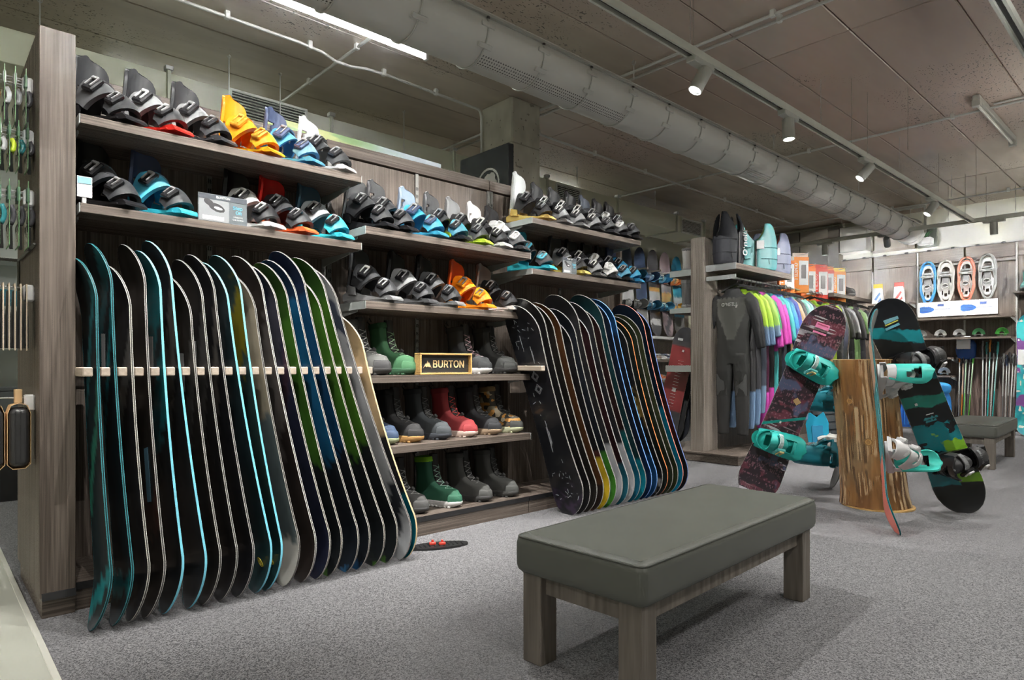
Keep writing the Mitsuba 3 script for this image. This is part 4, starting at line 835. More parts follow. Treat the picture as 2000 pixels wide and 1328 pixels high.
def f_purple(p, n, uv):
    s, y = uv.x * 1.5, uv.y * .3
    row = dr.floor(s / .012); a = fbm(s * 22, y * 14, 0, 3); st = fbm(s * 60, y * 4, 3, 3)
    t = s / .055; zig = dr.abs(y / .025 - dr.floor(y / .025) - .5); ban = cell_rand(dr.floor(t), 2, 5)
    col = mix((.014, .010, .014), (.070, .018, .028), smoothstep(.46, .66, a + .25 * (ban - .5)))
    col = mix(col, mi.Color3f(.04, .05, .09), smoothstep(.62, .72, fbm(s * 8 + 9, y * 10, 1, 3)))
    dots = (noise(y * 160, row * 3.7) > .66) & (cell_rand(row, 1, 1) > .45)
    col = mix(col, mi.Color3f(.13, .065, .085), dr.select(dots, .7, 0.0))
    col = mix(col, mi.Color3f(.55, .55, .60), smoothstep(.72, .76, noise(s * 90, y * 10 + 3)) * smoothstep(.55, .7, noise(s * 6 + 1, y * 6)) * .6)
    e = dr.abs(s - .62 - (y - .15) * -.55)
    return mix(col, mi.Color3f(.01, .22, .20), smoothstep(.012, .010, e))
PURP = pmat('purple_print', f_purple, .25, coat=.4, spec=.3)
def f_teal(p, n, uv):
    s, y = uv.x, uv.y
    r = (fbm(s * 30, y * 5, 0, 4) - .5); q = noise(s * 16, y * 3 + 4)
    def band(s0, s1, sl, rag): e = s + sl * (y - .5) + rag * r; return smoothstep(s0 - .004, s0 + .004, e) * smoothstep(s1 + .004, s1 - .004, e)
    col = mi.Color3f(.006, .007, .009)
    tl = mix((.004, .085, .10), (.008, .17, .20), q); gn = mi.Color3f(.14, .30, .02)
    col = mix(col, tl, band(.80, .86, -.10, .03)); col = mix(col, tl * .75, band(.62, .70, -.06, .07))
    col = mix(col, mi.Color3f(.012, .13, .10), band(.49, .54, -.03, .03)); col = mix(col, tl * .8, band(.29, .40, -.06, .12))
    col = mix(col, gn, band(.27, .345, -.05, .10) * smoothstep(.55, .45, y + .5 * r))
    col = mix(col, tl * 1.25, band(.12, .20, -.05, .015) * smoothstep(.42, .44, y)); col = mix(col, gn, band(.135, .175, -.05, .01) * smoothstep(.46, .44, y))
    return col
TEALP = pmat('black_teal_print', f_teal, .25, coat=.4, spec=.3)
def toppt(b, t): a = np.array(t, float) - b; return np.linalg.norm(a), a / np.linalg.norm(a)
def on_board(M, s, y, yaw, sc=1.0):
    """Frame on the top sheet (the local -x side): binding up = -x, toe across the board."""
    up = np.array([-1., 0, 0]); c, q = math.cos(yaw), math.sin(yaw)
    toe = np.array([0, c, q]); side = np.cross(-toe, up)
    F_ = np.eye(4); F_[:3, 0], F_[:3, 1], F_[:3, 2], F_[:3, 3] = side * sc, -toe * sc, up * sc, (-.012, y, s)
    return M @ F_
TQ2 = (.02, .36, .32); PT = (.50, .66, .64)
# left board
b0 = np.array([4.55, 2.33, .004]); L, ax = toppt(b0, (4.955, 1.90, 1.43))
MP = frame(b0, ax, (.85, .53, 0))
kb = snowboard(MP, L, None, (.62, .62, .60), 'dark purple patterned snowboard with turquoise bindings leaning against the log', None, mat_=PURP, wmax=.30, waist=.26, base=(.03, .03, .03), tags=[(.905 * L, .01, .065, .095, 0, (.62, .16, .30)), (.902 * L, .01, .010, .075, 0, (.30, .04, .10)), (.876 * L, .012, .014, .095, 0, (.05, .03, .03)), (.862 * L, .012, .016, .095, 0, (.58, .15, .28)), (.52 * L, -.03, .04, .045, .6, (.42, .28, .13)), (.40 * L, .02, .016, .012, 0, (.7, .7, .7))])
for s, n in ((.695, 'upper'), (.30, 'lower')):
    binding(on_board(MP, s * L, .0, (.12 if n == 'upper' else -.1) + PI, 1.1), 'folded', TQ2, (.04, .40, .36), (.05, .42, .38), TQ2, (.10, .42, .40), 'turquoise %s binding on the dark purple snowboard' % n, 'turquoise bindings on the purple snowboard', open_=True, lever=(.5, .45, .2), ladder=PT)
# right board
b1 = np.array([5.29, 1.135, .004]); L1, ax1 = toppt(b1, (4.985, 1.575, 1.46))
MT = frame(b1, ax1, (.85, .52, 0))
kt = snowboard(MT, L1, None, (.60, .60, .58), 'black and teal snowboard with black bindings leaning against the log', None, mat_=TEALP, wmax=.31, waist=.265, base=(.03, .03, .03), tags=[(.917 * L1, 0, .07, .095, -.1, (.16, .36, .44)), (.920 * L1, 0, .012, .075, -.1, (.04, .10, .13)), (.889 * L1, .003, .015, .095, -.1, (.03, .04, .01)), (.889 * L1, .003, .007, .085, -.1, (.50, .45, .06)), (.872 * L1, .006, .018, .095, -.1, (.12, .36, .46))])
part(kt, 'white_line', mv(box(-.009, -.0078, -.028, .02, .452 * L1, .456 * L1), MT), mat((.4, .4, .4), .5), False)
for q, (y0, y1, s_) in enumerate(((-.045, .045, .437), (-.04, .03, .425))): part(kt, 'teal_print', mv(prism(Polygon([(y0 + (y1 - y0) * i / 8, (.006 if i % 2 else -.002) + .004 * (i % 3)) for i in range(9)] + [(y1, -.008), (y0, -.008)]), .0012), MT @ face((-.0078, 0, s_ * L1), (0, -1, 0), (0, 0, 1))), mat((.02, .14, .16), .5), False)
part(kt, 'logo_square', mv(box(-.009, -.0078, .045, .062, .505 * L1, .516 * L1), MT), mat((.35, .38, .37), .5), False)
for s, n in ((.70, 'upper'), (.235, 'lower')):
    binding(on_board(MT, s * L1, -.02, PI + .1, 1.1), 'hole', K, (.035, .035, .037), (.03, .03, .032), K, K, 'black %s binding on the black and teal snowboard' % n, 'black bindings on the teal snowboard', open_=True, lever=WT, ladder=LG)
# board seen edge-on in front of the log
b2 = np.array([4.235, 1.30, .004]); L2, ax2 = toppt(b2, (4.83, 1.615, 1.37))
ME = frame(b2, ax2, (-.34, .94, .0))
ke = snowboard(ME, L2, paint((.30, .29, .28), [(0, .3, (.55, .10, .08), .03, 0)], .2, 77), (.02, .22, .25), 'snowboard seen edge-on in front of the log, with a reddish base', None, base=lambda s: (.58, .15, .11) if s < .30 else (.02, .16, .18) if s < .62 else (.34, .22, .16), wmax=.29, waist=.25, rise=.06, tags=[])
for s, n in ((.66, 'upper'), (.315, 'lower')):
    binding(on_board(ME, s * L2, 0, PI + .1 if n == 'upper' else .1, .98), 'hole', (.05, .45, .38), (.60, .60, .60), (.58, .58, .58), (.55, .55, .56), (.5, .5, .5), 'white and mint %s binding on the snowboard seen edge-on' % n, 'white and mint bindings', open_=n == 'lower', lever=(.7, .7, .7), ladder=WT)
# board behind the log
b3 = np.array([5.57, 2.10, .004]); L3, ax3 = toppt(b3, (5.265, 1.90, 1.45))
MB = frame(b3, ax3, (.42, -.9, .0))
snowboard(MB, L3, paint((.03, .035, .04), [], .3, 79), (.5, .5, .5), 'black-tailed snowboard behind the log with dark teal bindings', None, base=(.45, .30, .20), wmax=.29, waist=.25)
for s, n in ((.50, 'upper'), (.19, 'lower')):
    binding(on_board(MB, s * L3, 0, .0, 1.1), 'plain', (.01, .14, .18), (.012, .17, .22), (.01, .15, .2), (.01, .10, .13), (.1, .3, .35), 'dark teal %s binding on the snowboard behind the log' % n, 'dark teal bindings behind the log')
# flat plastic piece on the carpet
fp = thing('foot_plate', 'flat black oval plastic plate with red catches lying on the carpet', 'plate')
MF = place(2.12, 2.90, 0, math.radians(-22))
out = affinity.scale(Point(0, 0).buffer(1, 32), .17, .062).union(sbox(-.26, -.035, -.1, .035)).buffer(.008).buffer(-.008)
for i in range(11):
    for j in (-1, 0, 1):
        if abs(j * .024) < .05 * math.sqrt(max(0, 1 - ((i - 5) * .026 / .15) ** 2)): out = out.difference(affinity.translate(rrect(.010, .012, .003, 2), (i - 5) * .026, j * .024))
part(fp, 'plate', mv(prism(out, .012), MF), BLACK, False)
for x, y in ((-.03, .01), (.02, -.008)): part(fp, 'catch', mv(cat(box(x - .018, x + .018, y - .010, y + .010, .012, .026, .003), box(x - .006, x + .006, y - .006, y + .006, .024, .040, .003)), MF), mat((.65, .05, .03), .4), False)
part(fp, 'end_block', mv(box(-.275, -.225, -.045, .045, 0, .022, .004), MF), BLACK, False)
# ------------------------------------------------------------------ free-standing rack with wetsuits
gd = thing('clothing_rack_unit', 'oak-look double-sided display unit with a low platform, hung with wetsuits', 'shelving')
part(gd, 'platform', box(6.0, 9.95, 3.2, 4.25, .004, .082, .002), WOODX, False)
part(gd, 'platform_top', box(5.985, 9.96, 3.185, 4.26, .083, .10, .002), WOODX, False)
part(gd, 'kick', box(6.03, 9.9, 3.23, 4.2, 0, .004), BLACK, False)
part(gd, 'end_post', box(6.06, 6.34, 3.615, 3.77, .1, 2.35, .002), WOODP, False)
for x0, x1 in ((6.345, 8.12), (8.13, 9.9)): part(gd, 'back_panel', box(x0, x1, 3.66, 3.73, .1, 2.33), pmat('dark_panel', lambda p, n, uv: mix((.05, .04, .034), (.10, .085, .072), grain(p.x * 170, p.y * 170, p.z * 3.0)), .5), False)
part(gd, 'post', box(7.38, 7.42, 3.60, 3.66, .1, 2.33), STEEL, False)
def gshelf(x0, x1, y0, y1, z, th=.062):
    s = part(gd, 'shelf', box(x0 + .008, x1, y0, y1, z - th, z, .0015), WOODX, False)
    part(s, 'end_cap', box(x0, x0 + .008, y0 + .001, y1, z - th - .002, z + .002), GREYM, False)
gshelf(6.1, 7.37, 3.276, 3.655, 2.046)
gshelf(8.6, 9.9, 3.276, 3.655, 1.93, .045)
for z in (2.03, 1.62): gshelf(6.1, 7.37, 3.735, 4.056, z, .062 if z > 2 else .05)
gshelf(6.1, 7.37, 3.775, 4.11, 1.0, .065)
for x in (6.1,): part(gd, 'rail_arm', box(x, x + .008, 3.276, 3.61, 1.885, 1.93, .001), GREYM, False)
part(gd, 'hang_rail', tube([(6.1, 3.36, 1.905), (9.85, 3.36, 1.905)], .0125, 10), CHROME, True)
for x in (7.37, 9.8): part(gd, 'rail_arm', box(x, x + .008, 3.34, 3.66, 1.885, 1.93, .001), GREYM, False)

# wetsuits on hangers (front seen from -x); local: width along -y, height z, thickness x
def ell(p, q, n=20):
    """Elliptical tube through (point, half-width, half-depth) joints in the local (w, z) plane."""
    rings = []
    P = np.array([a[0] for a in p], float)
    t = np.gradient(P, axis=0); t /= np.linalg.norm(t, axis=1, keepdims=True)
    a = np.arange(n) * 2 * PI / n
    for (c, hw, hd), tt in zip(p, t):
        nn = np.array([-tt[1], tt[0]])
        rings.append([(hd * math.sin(x), c[0] + nn[0] * hw * math.cos(x), c[1] + nn[1] * hw * math.cos(x)) for x in a])
    return loft(rings)
import manifold3d
def union(ms, res=.022, it=6):
    R = None
    for m in ms:
        m = m.copy(); m.merge_vertices()
        if m.volume < 0: m.invert()
        q = manifold3d.Manifold(manifold3d.Mesh(np.asarray(m.vertices, np.float32), np.asarray(m.faces, np.uint32)))
        R = q if R is None else R + q
    R = R.refine_to_length(res); mm = R.to_mesh(); t = trimesh.Trimesh(mm.vert_properties[:, :3], mm.tri_verts, process=True)
    trimesh.smoothing.filter_taubin(t, iterations=it); return t
def suit_mesh(long=True, arms=True, legs=1.0, arm=.52):
    ms = [ell([((0, 0), .075, .035), ((0, -.05), .10, .045), ((0, -.10), .19, .055), ((0, -.20), .205, .06), ((0, -.36), .19, .055), ((0, -.52), .175, .05), ((0, -.66), .185, .052), ((0, -.74), .18, .05), ((0, -.78), .15, .045)], 0)]
    for s in (-1, 1):
        if arms:
            e = (s * (.20 + .11), -.13 - arm * .95); ms.append(ell([((s * .13, -.10), .075, .045), ((s * .20, -.16), .075, .045), ((s * .255, -.13 - arm * .35), .062, .04), ((s * .285, -.13 - arm * .65), .055, .036), (e, .046, .03)], 0))
        ms.append(ell([((s * .085, -.68), .095, .05), ((s * .095, -.80), .092, .048), ((s * .105, -.80 - .35 * legs), .078, .042), ((s * .108, -.80 - .55 * legs), .072, .038), ((s * .108, -.80 - .72 * legs), .058, .032)], 0))
    return union(ms)
SUITS = {'full': suit_mesh(), 'short': suit_mesh(legs=.35, arm=.40), 'spring': suit_mesh(legs=.9, arm=.45)}
def suit(x, kind, colf, lab, y=3.40, z=1.80, rz=0.0, s=1.0, grp='wetsuits on the front rail'):
    m = SUITS[kind]; v = np.array(m.vertices)
    C = np.array([colf(*p) for p in v])
    M = place(x, y, z, rz, s); M[:3, 1] *= -1                       # local +w runs to -y
    w = m.copy(); w.apply_transform(M); w.invert()
    g = meshkit.fbm(np.array(w.vertices) * (9, 14, 5), 3, 3)[:, None] - .5
    w.vertices = w.vertices + g * (.012, 0, 0)
    k = key('wetsuit'); scene[k] = shp(w, VSEMI if kind != 'x' else VCOL, True, color=np.clip(C, 0, 1))
    return tag(k, lab, 'wetsuit', grp)
DK = (.011, .0115, .012)
def c_first(x, w, z):
    # smooth chest panel, darker sleeves
    u = abs(w); inpan = z < -.10 and z > -.53 and u < .165 * (1 - max(0, (-z - .22)) / .36) ** .8 if -z < .53 else False
    if x < 0 and inpan and u < .155: return (.085, .087, .080)
    if u > .205 or z > -.12: return (.012, .0125, .014)
    if -.86 > z and u > .04: return (.018, .0185, .018) if z > -1.12 else (.026, .026, .026)
    return (.022, .0225, .022)
def c_two(a, b, c=DK, zs=-.16, ze=-.62):
    def f(x, w, z):
        if z > -.12 and abs(w) < .2: return a
        if abs(w) > .20: return a if z > -.42 else b
        if z < -1.12: return b
        return c if z < ze else (a if z > zs else c)
    return f
hs = []
def hanger(x, y=3.36, z=1.905, grp='hangers on the front rail', rz=0.0, lab='black plastic clothes hanger on the wetsuit rail'):
    a = np.linspace(-.5 * PI, PI, 12)
    hook = tube([(0, .018 * math.cos(t), .016 * math.sin(t) - .0) for t in a] + [(0, -.018, -.02), (0, -.006, -.045), (0, 0, -.06)], .0028, 5)
    arms = [bar([(0, 0, -.06), (0, s * .06, -.075), (0, s * .17, -.13)], .022, [.020, .018, .014], (0, 0, 1)) for s in (-1, 1)]
    solo('clothes_hanger', mv(cat(hook, *arms), place(x, y, z, rz)), BLACK, lab, 'hanger', grp, 40)
BL, GN, PK, TQ3, PW = (.12, .19, .30), (.30, .55, .03), (.48, .06, .33), (.06, .36, .36), (.10, .12, .33)
k0 = suit(6.27, 'full', c_first, 'black wetsuit with a smooth grey chest panel facing the aisle', y=3.40, z=1.80)
part(k0, 'chest_lettering', text("O'NEILL", .034, face((6.205, 3.40, 1.635), (0, -1, 0), (0, 0, 1)), .003), mat((.62, .62, .60), .4), False)
part(k0, 'chest_mark', text('W', .018, face((6.207, 3.33, 1.604), (0, -1, 0), (0, 0, 1)), .003), mat((.55, .55, .54), .4), False)
part(k0, 'knee_pad', cat(*[mv(affinity_mesh, place(6.236, 3.40 - s * .108, .80)) for s in (-1, 1) for affinity_mesh in [hull([(-.012 * (1 - (a / .06) ** 2) * (1 - (b / .11) ** 2), a, b) for a in np.linspace(-.06, .06, 7) for b in np.linspace(-.11, .11, 9)] + [(.02, a, b) for a in (-.06, .06) for b in (-.11, .11)])]]), mat((.035, .036, .036), .5), 40)
rows = [('full', c_two(GN, BL, (.03, .03, .032)), 'black wetsuit with lime shoulders and slate blue cuffs, behind the first'), ('full', c_two((.30, .52, .05), BL, (.03, .03, .034)), 'wetsuit with lime collar and pale blue lower sleeves'),
        ('spring', c_two((.28, .50, .10), (.16, .24, .34), (.05, .06, .08)), 'wetsuit with green shoulders and grey-blue sleeves'), ('full', c_two((.05, .25, .10), PK, (.05, .012, .03)), 'wetsuit with green collar and pink legs'),
        ('full', c_two(PK, PK, DK), 'black wetsuit with bright pink sleeves'), ('full', lambda x, w, z: PK if z < -.15 and z > -.7 else (.05, .3, .3), 'pink wetsuit with a turquoise yoke'), ('spring', c_two(TQ3, TQ3, DK), 'turquoise sleeved wetsuit beside the pink ones'),
        ('full', c_two((.05, .22, .45), PW, (.03, .035, .05)), 'wetsuit with blue shoulders and violet sleeves'), ('full', c_two((.06, .08, .36), (.05, .06, .2), DK), 'black wetsuit with royal blue arms'), ('short', c_two((.62, .36, .18), (.60, .34, .18), (.5, .3, .16)), 'apricot coloured short wetsuit top'),
        ('full', c_two((.05, .05, .05), (.06, .06, .06), DK), 'plain black wetsuit near the middle of the rail'), ('short', c_two((.20, .50, .42), (.2, .5, .42), (.06, .06, .06)), 'mint green wetsuit top'), ('full', c_two((.20, .46, .40), (.2, .46, .4), DK), 'black wetsuit with mint shoulders, right of the mint top'), ('full', c_two((.06, .06, .06), BL, DK), 'black wetsuit with grey-blue cuffs at the end of the rail')]
hanger(6.27)
for i, (kd, cf, lab) in enumerate(rows):
    x = 6.40 + .085 * i; suit(x, kd, cf, lab, y=3.39 - .012 * (i % 3) - .006 * i, z=1.80 - .012 * (i % 2), rz=.06 * ((i * 7 % 5) - 2) / 2, s=.96 - .03 * (i % 3)); hanger(x)
for i in range(10): hanger(6.315 + .085 * i * 1.4)
jk = [((.30, .52, .05), 'lime and black rash shirt'), ((.04, .04, .045), 'black rash shirt'), ((.42, .60, .06), 'lime striped rash shirt'), ((.05, .05, .05), 'charcoal rash shirt'), ((.35, .36, .37), 'grey rash shirt'), ((.03, .03, .03), 'black neoprene top'), ((.30, .5, .2), 'green neoprene top'), ((.05, .05, .06), 'dark neoprene top')]
for i, (c, lab) in enumerate(jk):
    x = 8.1 + .2 * i
    suit(x, 'short', c_two(c, (.03, .03, .03), tuple(.6 * q for q in c)), '%s, %s on the rear half of the rail' % (lab, ORD[i]), y=3.37, z=1.80, s=.9, grp='tops on the rear half of the rail')
    hanger(x, grp='hangers on the rear half of the rail', lab='black plastic clothes hanger on the rear half of the rail'); hanger(x + .1, grp='hangers on the rear half of the rail', lab='black plastic clothes hanger on the rear half of the rail')
# life vests on the shelf
def vest(x, y, z, rz, c0, c1, lab, collar, letter=None, s=1.0, H=.50, W=.42, tagc=None):
    k = thing('life_vest', lab, 'life vest'); M = place(x, y, z, rz, s)          # front faces -y
    n, m = 33, 15
    def pt(u, h):                                   # u around the body -1..1 (open at the front), h height 0..1
        a = PI * u; w = W / 2 * (1 - .10 * h + .06 * math.sin(PI * h)); d = .10 + .015 * math.sin(PI * h)
        return (w * math.sin(a), d * math.cos(a), H * h)
    us = np.linspace(-.985, .985, n); hsn = np.linspace(0, 1, m); G = []
    def topf(u):
        u = abs(u)
        arm = .50 * math.exp(-((u - .45) / .115) ** 4)
        neck = .44 * max(0, (u - .80) / .20) ** .7
        back = .30 * math.exp(-(u / .2) ** 4)
        return 1 - arm - neck - back
    for h in hsn:
        row = []
        for u in us:
            hh = h * topf(u); p = np.array(pt(u, hh)); q_ = max(0, hh - .72) / .28
            p[1] *= 1 - .6 * q_ ** 1.3; p[0] *= 1 - .06 * q_
            row.append(p)
        G.append(row)
    th = np.full((m, n), .034); th[0], th[-1] = .012, .012; th[:, 0], th[:, -1] = .012, .012
    g = shell(G, th); C = []
    nv = m * n
    for q in range(2 * nv):
        u, h = us[(q % nv) % n], hsn[(q % nv) // n]; C.append(c1 if abs(u) > .80 else c0)
    part(k, 'body', mv(g, M), VCOL, True, color=np.array(C))
    part(k, 'lining', mv(shell([[np.array(p) * (.86, .72, 1) + (0, 0, .004) for p in r] for r in G[2:-1]], .006), M), mat(collar, .7), True)
    part(k, 'zip', mv(box(-.008, .008, -.128, -.118, .01, H * .60, .002), M), DARKM, False)
    for h in (.22, .46): part(k, 'seam', mv(tube([np.array(pt(u, h)) * (1.09, 1.19, 1) for u in np.linspace(-.93, .93, 41)], .004, 5), M), mat(tuple(.5 * q for q in c0), .6), True)
    for sd in (-1, 1): part(k, 'piping', mv(tube([(sd * W * .30, -.118 + .012 * q, H * (.10 + .11 * q)) if q < 6 else (sd * W * (.36 - .02 * (q - 6)), -.05, H * (.74 + .06 * (q - 6))) for q in range(8)], .004, 5), M), mat(tuple(.45 * q for q in c1), .6), True)
    if letter:
        part(k, 'lettering', mv(text(letter, .062, face((W * .27, -.128, H * .42), (0, 0, 1), (-1, 0, 0)), .004), M), mat((.72, .72, .74), .5), False)
        part(k, 'side_logo', mv(tube([(-W * .47 - .02 + .004 * i, -.02 - .012 * math.sin(i * .9), H * (.16 + .05 * i)) for i in range(6)], .006, 6), M), mat((.02, .30, .45), .5), True)
    if tagc: part(k, 'price_tag', mv(box(.0, .075, -.146, -.142, H * .42, H * .60, .001), M), mat(tagc, .6), False)
    return k
vest(6.27, 3.45, 2.048, -.15, (.012, .013, .017), (.010, .011, .014), 'black life vest with white lettering at the left of the shelf', (.04, .04, .045), "O'neill", 1.06, .52, .31)
vest(6.80, 3.45, 2.048, -.85, (.10, .42, .45), (.22, .52, .54), 'turquoise life vest in the middle of the shelf', (.35, .40, .12), None, 1.06, .48, .44, (.75, .78, .78))
vest(7.20, 3.45, 2.048, -.85, (.18, .20, .30), (.24, .26, .36), 'grey-violet life vest at the right of the shelf', (.55, .16, .12), None, 1.0, .46, .42, (.65, .66, .7))
# orange packages on hooks
def package(x, y, z, c, c2, lab, win=(.7, .7, .68), w=.20, h=.43):
    k = thing('orange_package', lab, 'package', 'packages on the hooks'); rz = -.62; z -= .06; M = place(x, y, z, rz)
    part(k, 'carton', mv(box(-w / 2, w / 2, -.02, .02, -h, 0, .003), M), mat(c, .45), False)
    part(k, 'header', mv(box(-w / 2, w / 2, -.004, .004, 0, .05, .001), M), mat(c2, .45), False)
    part(k, 'window', mv(box(-w * .14, w * .46, -.0225, -.0195, -h * .78, -h * .10, .001), M), mat(win, .3), False)
    part(k, 'product', mv(box(.0, w * .30, -.0245, -.0215, -h * .60, -h * .22, .002), M), mat((.18, .18, .18), .5), False)
    part(k, 'lettering', mv(text("O'NEILL", .040, face((-w * .34, -.0205, -h * .42), (0, 0, -1), (1, 0, 0)), .002), M), WHITE, False)
    hk = tube([(x, 3.64, z + .025), (x, y - .06, z + .025), (x, y - .10, z + .045)], .004, 6)
    solo('display_hook', hk, CHROME, 'chrome display hook carrying an %s' % lab.replace('package', 'package,').split(',')[0], 'hook', 'hooks carrying the packages', True)
OR1, OR2, RD1 = (.74, .15, .012), (.78, .20, .015), (.60, .025, .01)
for x, y, z, c, c2, lab in ((7.55, 3.42, 2.30, OR1, (.7, .55, .45), 'orange package at the left end of the hooks'), (7.78, 3.46, 2.27, RD1, RD1, 'dark red package behind the large orange one'), (7.80, 3.36, 2.36, OR2, (.75, .6, .5), 'large orange package in front, left of the red ones'),
                            (8.2, 3.44, 2.28, OR1, OR1, 'orange and beige package in the middle'), (8.42, 3.38, 2.29, RD1, RD1, 'red package with a white window in the middle'), (8.72, 3.42, 2.30, RD1, OR1, 'red package with a narrow window'), (8.95, 3.36, 2.30, OR2, (.85, .5, .05), 'orange package at the right end of the hooks')):
    package(x, y, z, c, c2, lab)
# rear side: wakeboard boots on the shelves, and the leaning boards
def wake_boot(x, y, z, rz, c, lab, s=1.0):
    k = thing('wakeboard_boot', lab, 'boot'); tw = T(place(x, y, z, rz, s).tolist())
    for n, cc in (('upper', c), ('sole', (.3, .3, .3)), ('toe_cap', tuple(.5 * q for q in c)), ('tongue', (.5, .5, .5)), ('laces', (.6, .6, .6)), ('cuff', (.1, .1, .1))): part(k, n, BOOT[n], mat(cc, .6), tw=tw)
wake_boot(6.26, 3.93, 2.03, 1.75, (.35, .34, .32), 'beige wakeboard boot on the upper shelf left of the wetsuit rack post', .8)
wake_boot(6.26, 3.92, 1.62, 1.75, (.06, .06, .06), 'black and white wakeboard boot on the second shelf', 1.0)
for i, (x, c, lab) in enumerate(((6.30, (.035, .035, .04), 'dark snowboard with a red middle in the rack beside the post'), (6.42, (.03, .03, .032), 'black snowboard directly behind the red one'), (6.54, (.02, .022, .03), 'navy snowboard at the back of the group'))):
    ax = np.array([.05, -.24, 1]); ax /= np.linalg.norm(ax); M = frame((x, 4.30, .104), ax, (1, .25, 0))
    kk = snowboard(M, 1.36 - .03 * i, paint(c, [(.30, .84, (.16, .022, .025), .0, 0)] if i == 0 else [], .3, 90 + i), (.5, .48, .45), lab, None, wmax=.29, waist=.25)
    if i == 0:
        part(kk, 'white_marks', mv(cat(*[box(-.009, -.0075, -.03, .03, s, s + .004) for s in np.arange(.45, 1.0, .035)], box(-.009, -.0075, -.02, .02, .62, .66), box(-.009, -.0075, -.012, .012, 1.08, 1.105), box(-.009, -.0075, .03, .09, 1.2, 1.235)), M), mat((.6, .6, .6), .5), False)
# ------------------------------------------------------------------ far wall with snowshoes
wp = thing('wall_panelling', 'oak-look wall panelling with slotted uprights behind the snowshoes', 'wall panel')
PX = 12.24
for y0, y1 in ((.3, 2.0), (2.03, 2.66), (2.69, 3.315), (3.35, 4.0), (4.03, 4.66)):
    part(wp, 'panel', box(PX, PX + .03, y0, y1, 0, 2.66), WOODV, False)
    part(wp, 'top_board', box(PX - .004, PX + .03, y0, y1, 2.665, 2.875), WOODY, False)
for y in (2.015, 2.675, 3.33, 4.015): part(wp, 'upright', box(PX - .016, PX - .002, y - .012, y + .012, .1, 2.87 if y in (2.015, 3.33) else 2.62), mat((.50, .50, .48), .4), False)
part(wp, 'top_profile', box(PX - .012, PX + .035, .3, 4.66, 2.878, 2.892), STEEL, False)
for y in np.arange(.5, 4.6, .33): part(wp, 'profile_clip', box(PX - .018, PX - .002, y, y + .05, 2.872, 2.9, .002), BLACK, False)
part(wp, 'hang_rail', box(PX - .05, PX - .035, 2.02, 3.32, 2.60, 2.635, .002), STEEL, False)
part(wp, 'pole_rail', tube([(PX - .12, 2.02, 1.12), (PX - .12, 2.76, 1.12)], .014, 10), CHROME, True)
for y in (2.05, 2.72): part(wp, 'rail_arm', box(PX - .125, PX, y - .008, y + .008, 1.108, 1.132), STEEL, False)
def wshelf(y0, y1, z, d=.34, th=.032, c=None):
    s = part(wp, 'shelf', box(PX - d, PX - .002, y0, y1, z - th, z, .001), WOODY, False)
    for y in (y0, y1 - .01): part(s, 'bracket', prism([(0, 0), (-d + .03, 0), (-d + .03, -.01), (0, -.06)], .008), GREYM, False); scene[list(scene)[-1]] = shp(mv(prism([(0, 0), (-d + .03, 0), (-d + .03, -.01), (0, -.06)], .008), np.array([[1, 0, 0, PX - .005], [0, 0, 1, y], [0, 1, 0, z - th], [0, 0, 0, 1.]])), GREYM, False)
for y0, y1, z in ((2.03, 3.31, 1.756), (2.03, 3.31, 1.44), (2.78, 3.31, 1.13), (2.78, 3.31, .845), (3.36, 4.0, 2.045), (3.36, 4.0, 1.55), (3.36, 4.0, 1.1), (1.0, 2.0, 2.10)): wshelf(y0, y1, z)
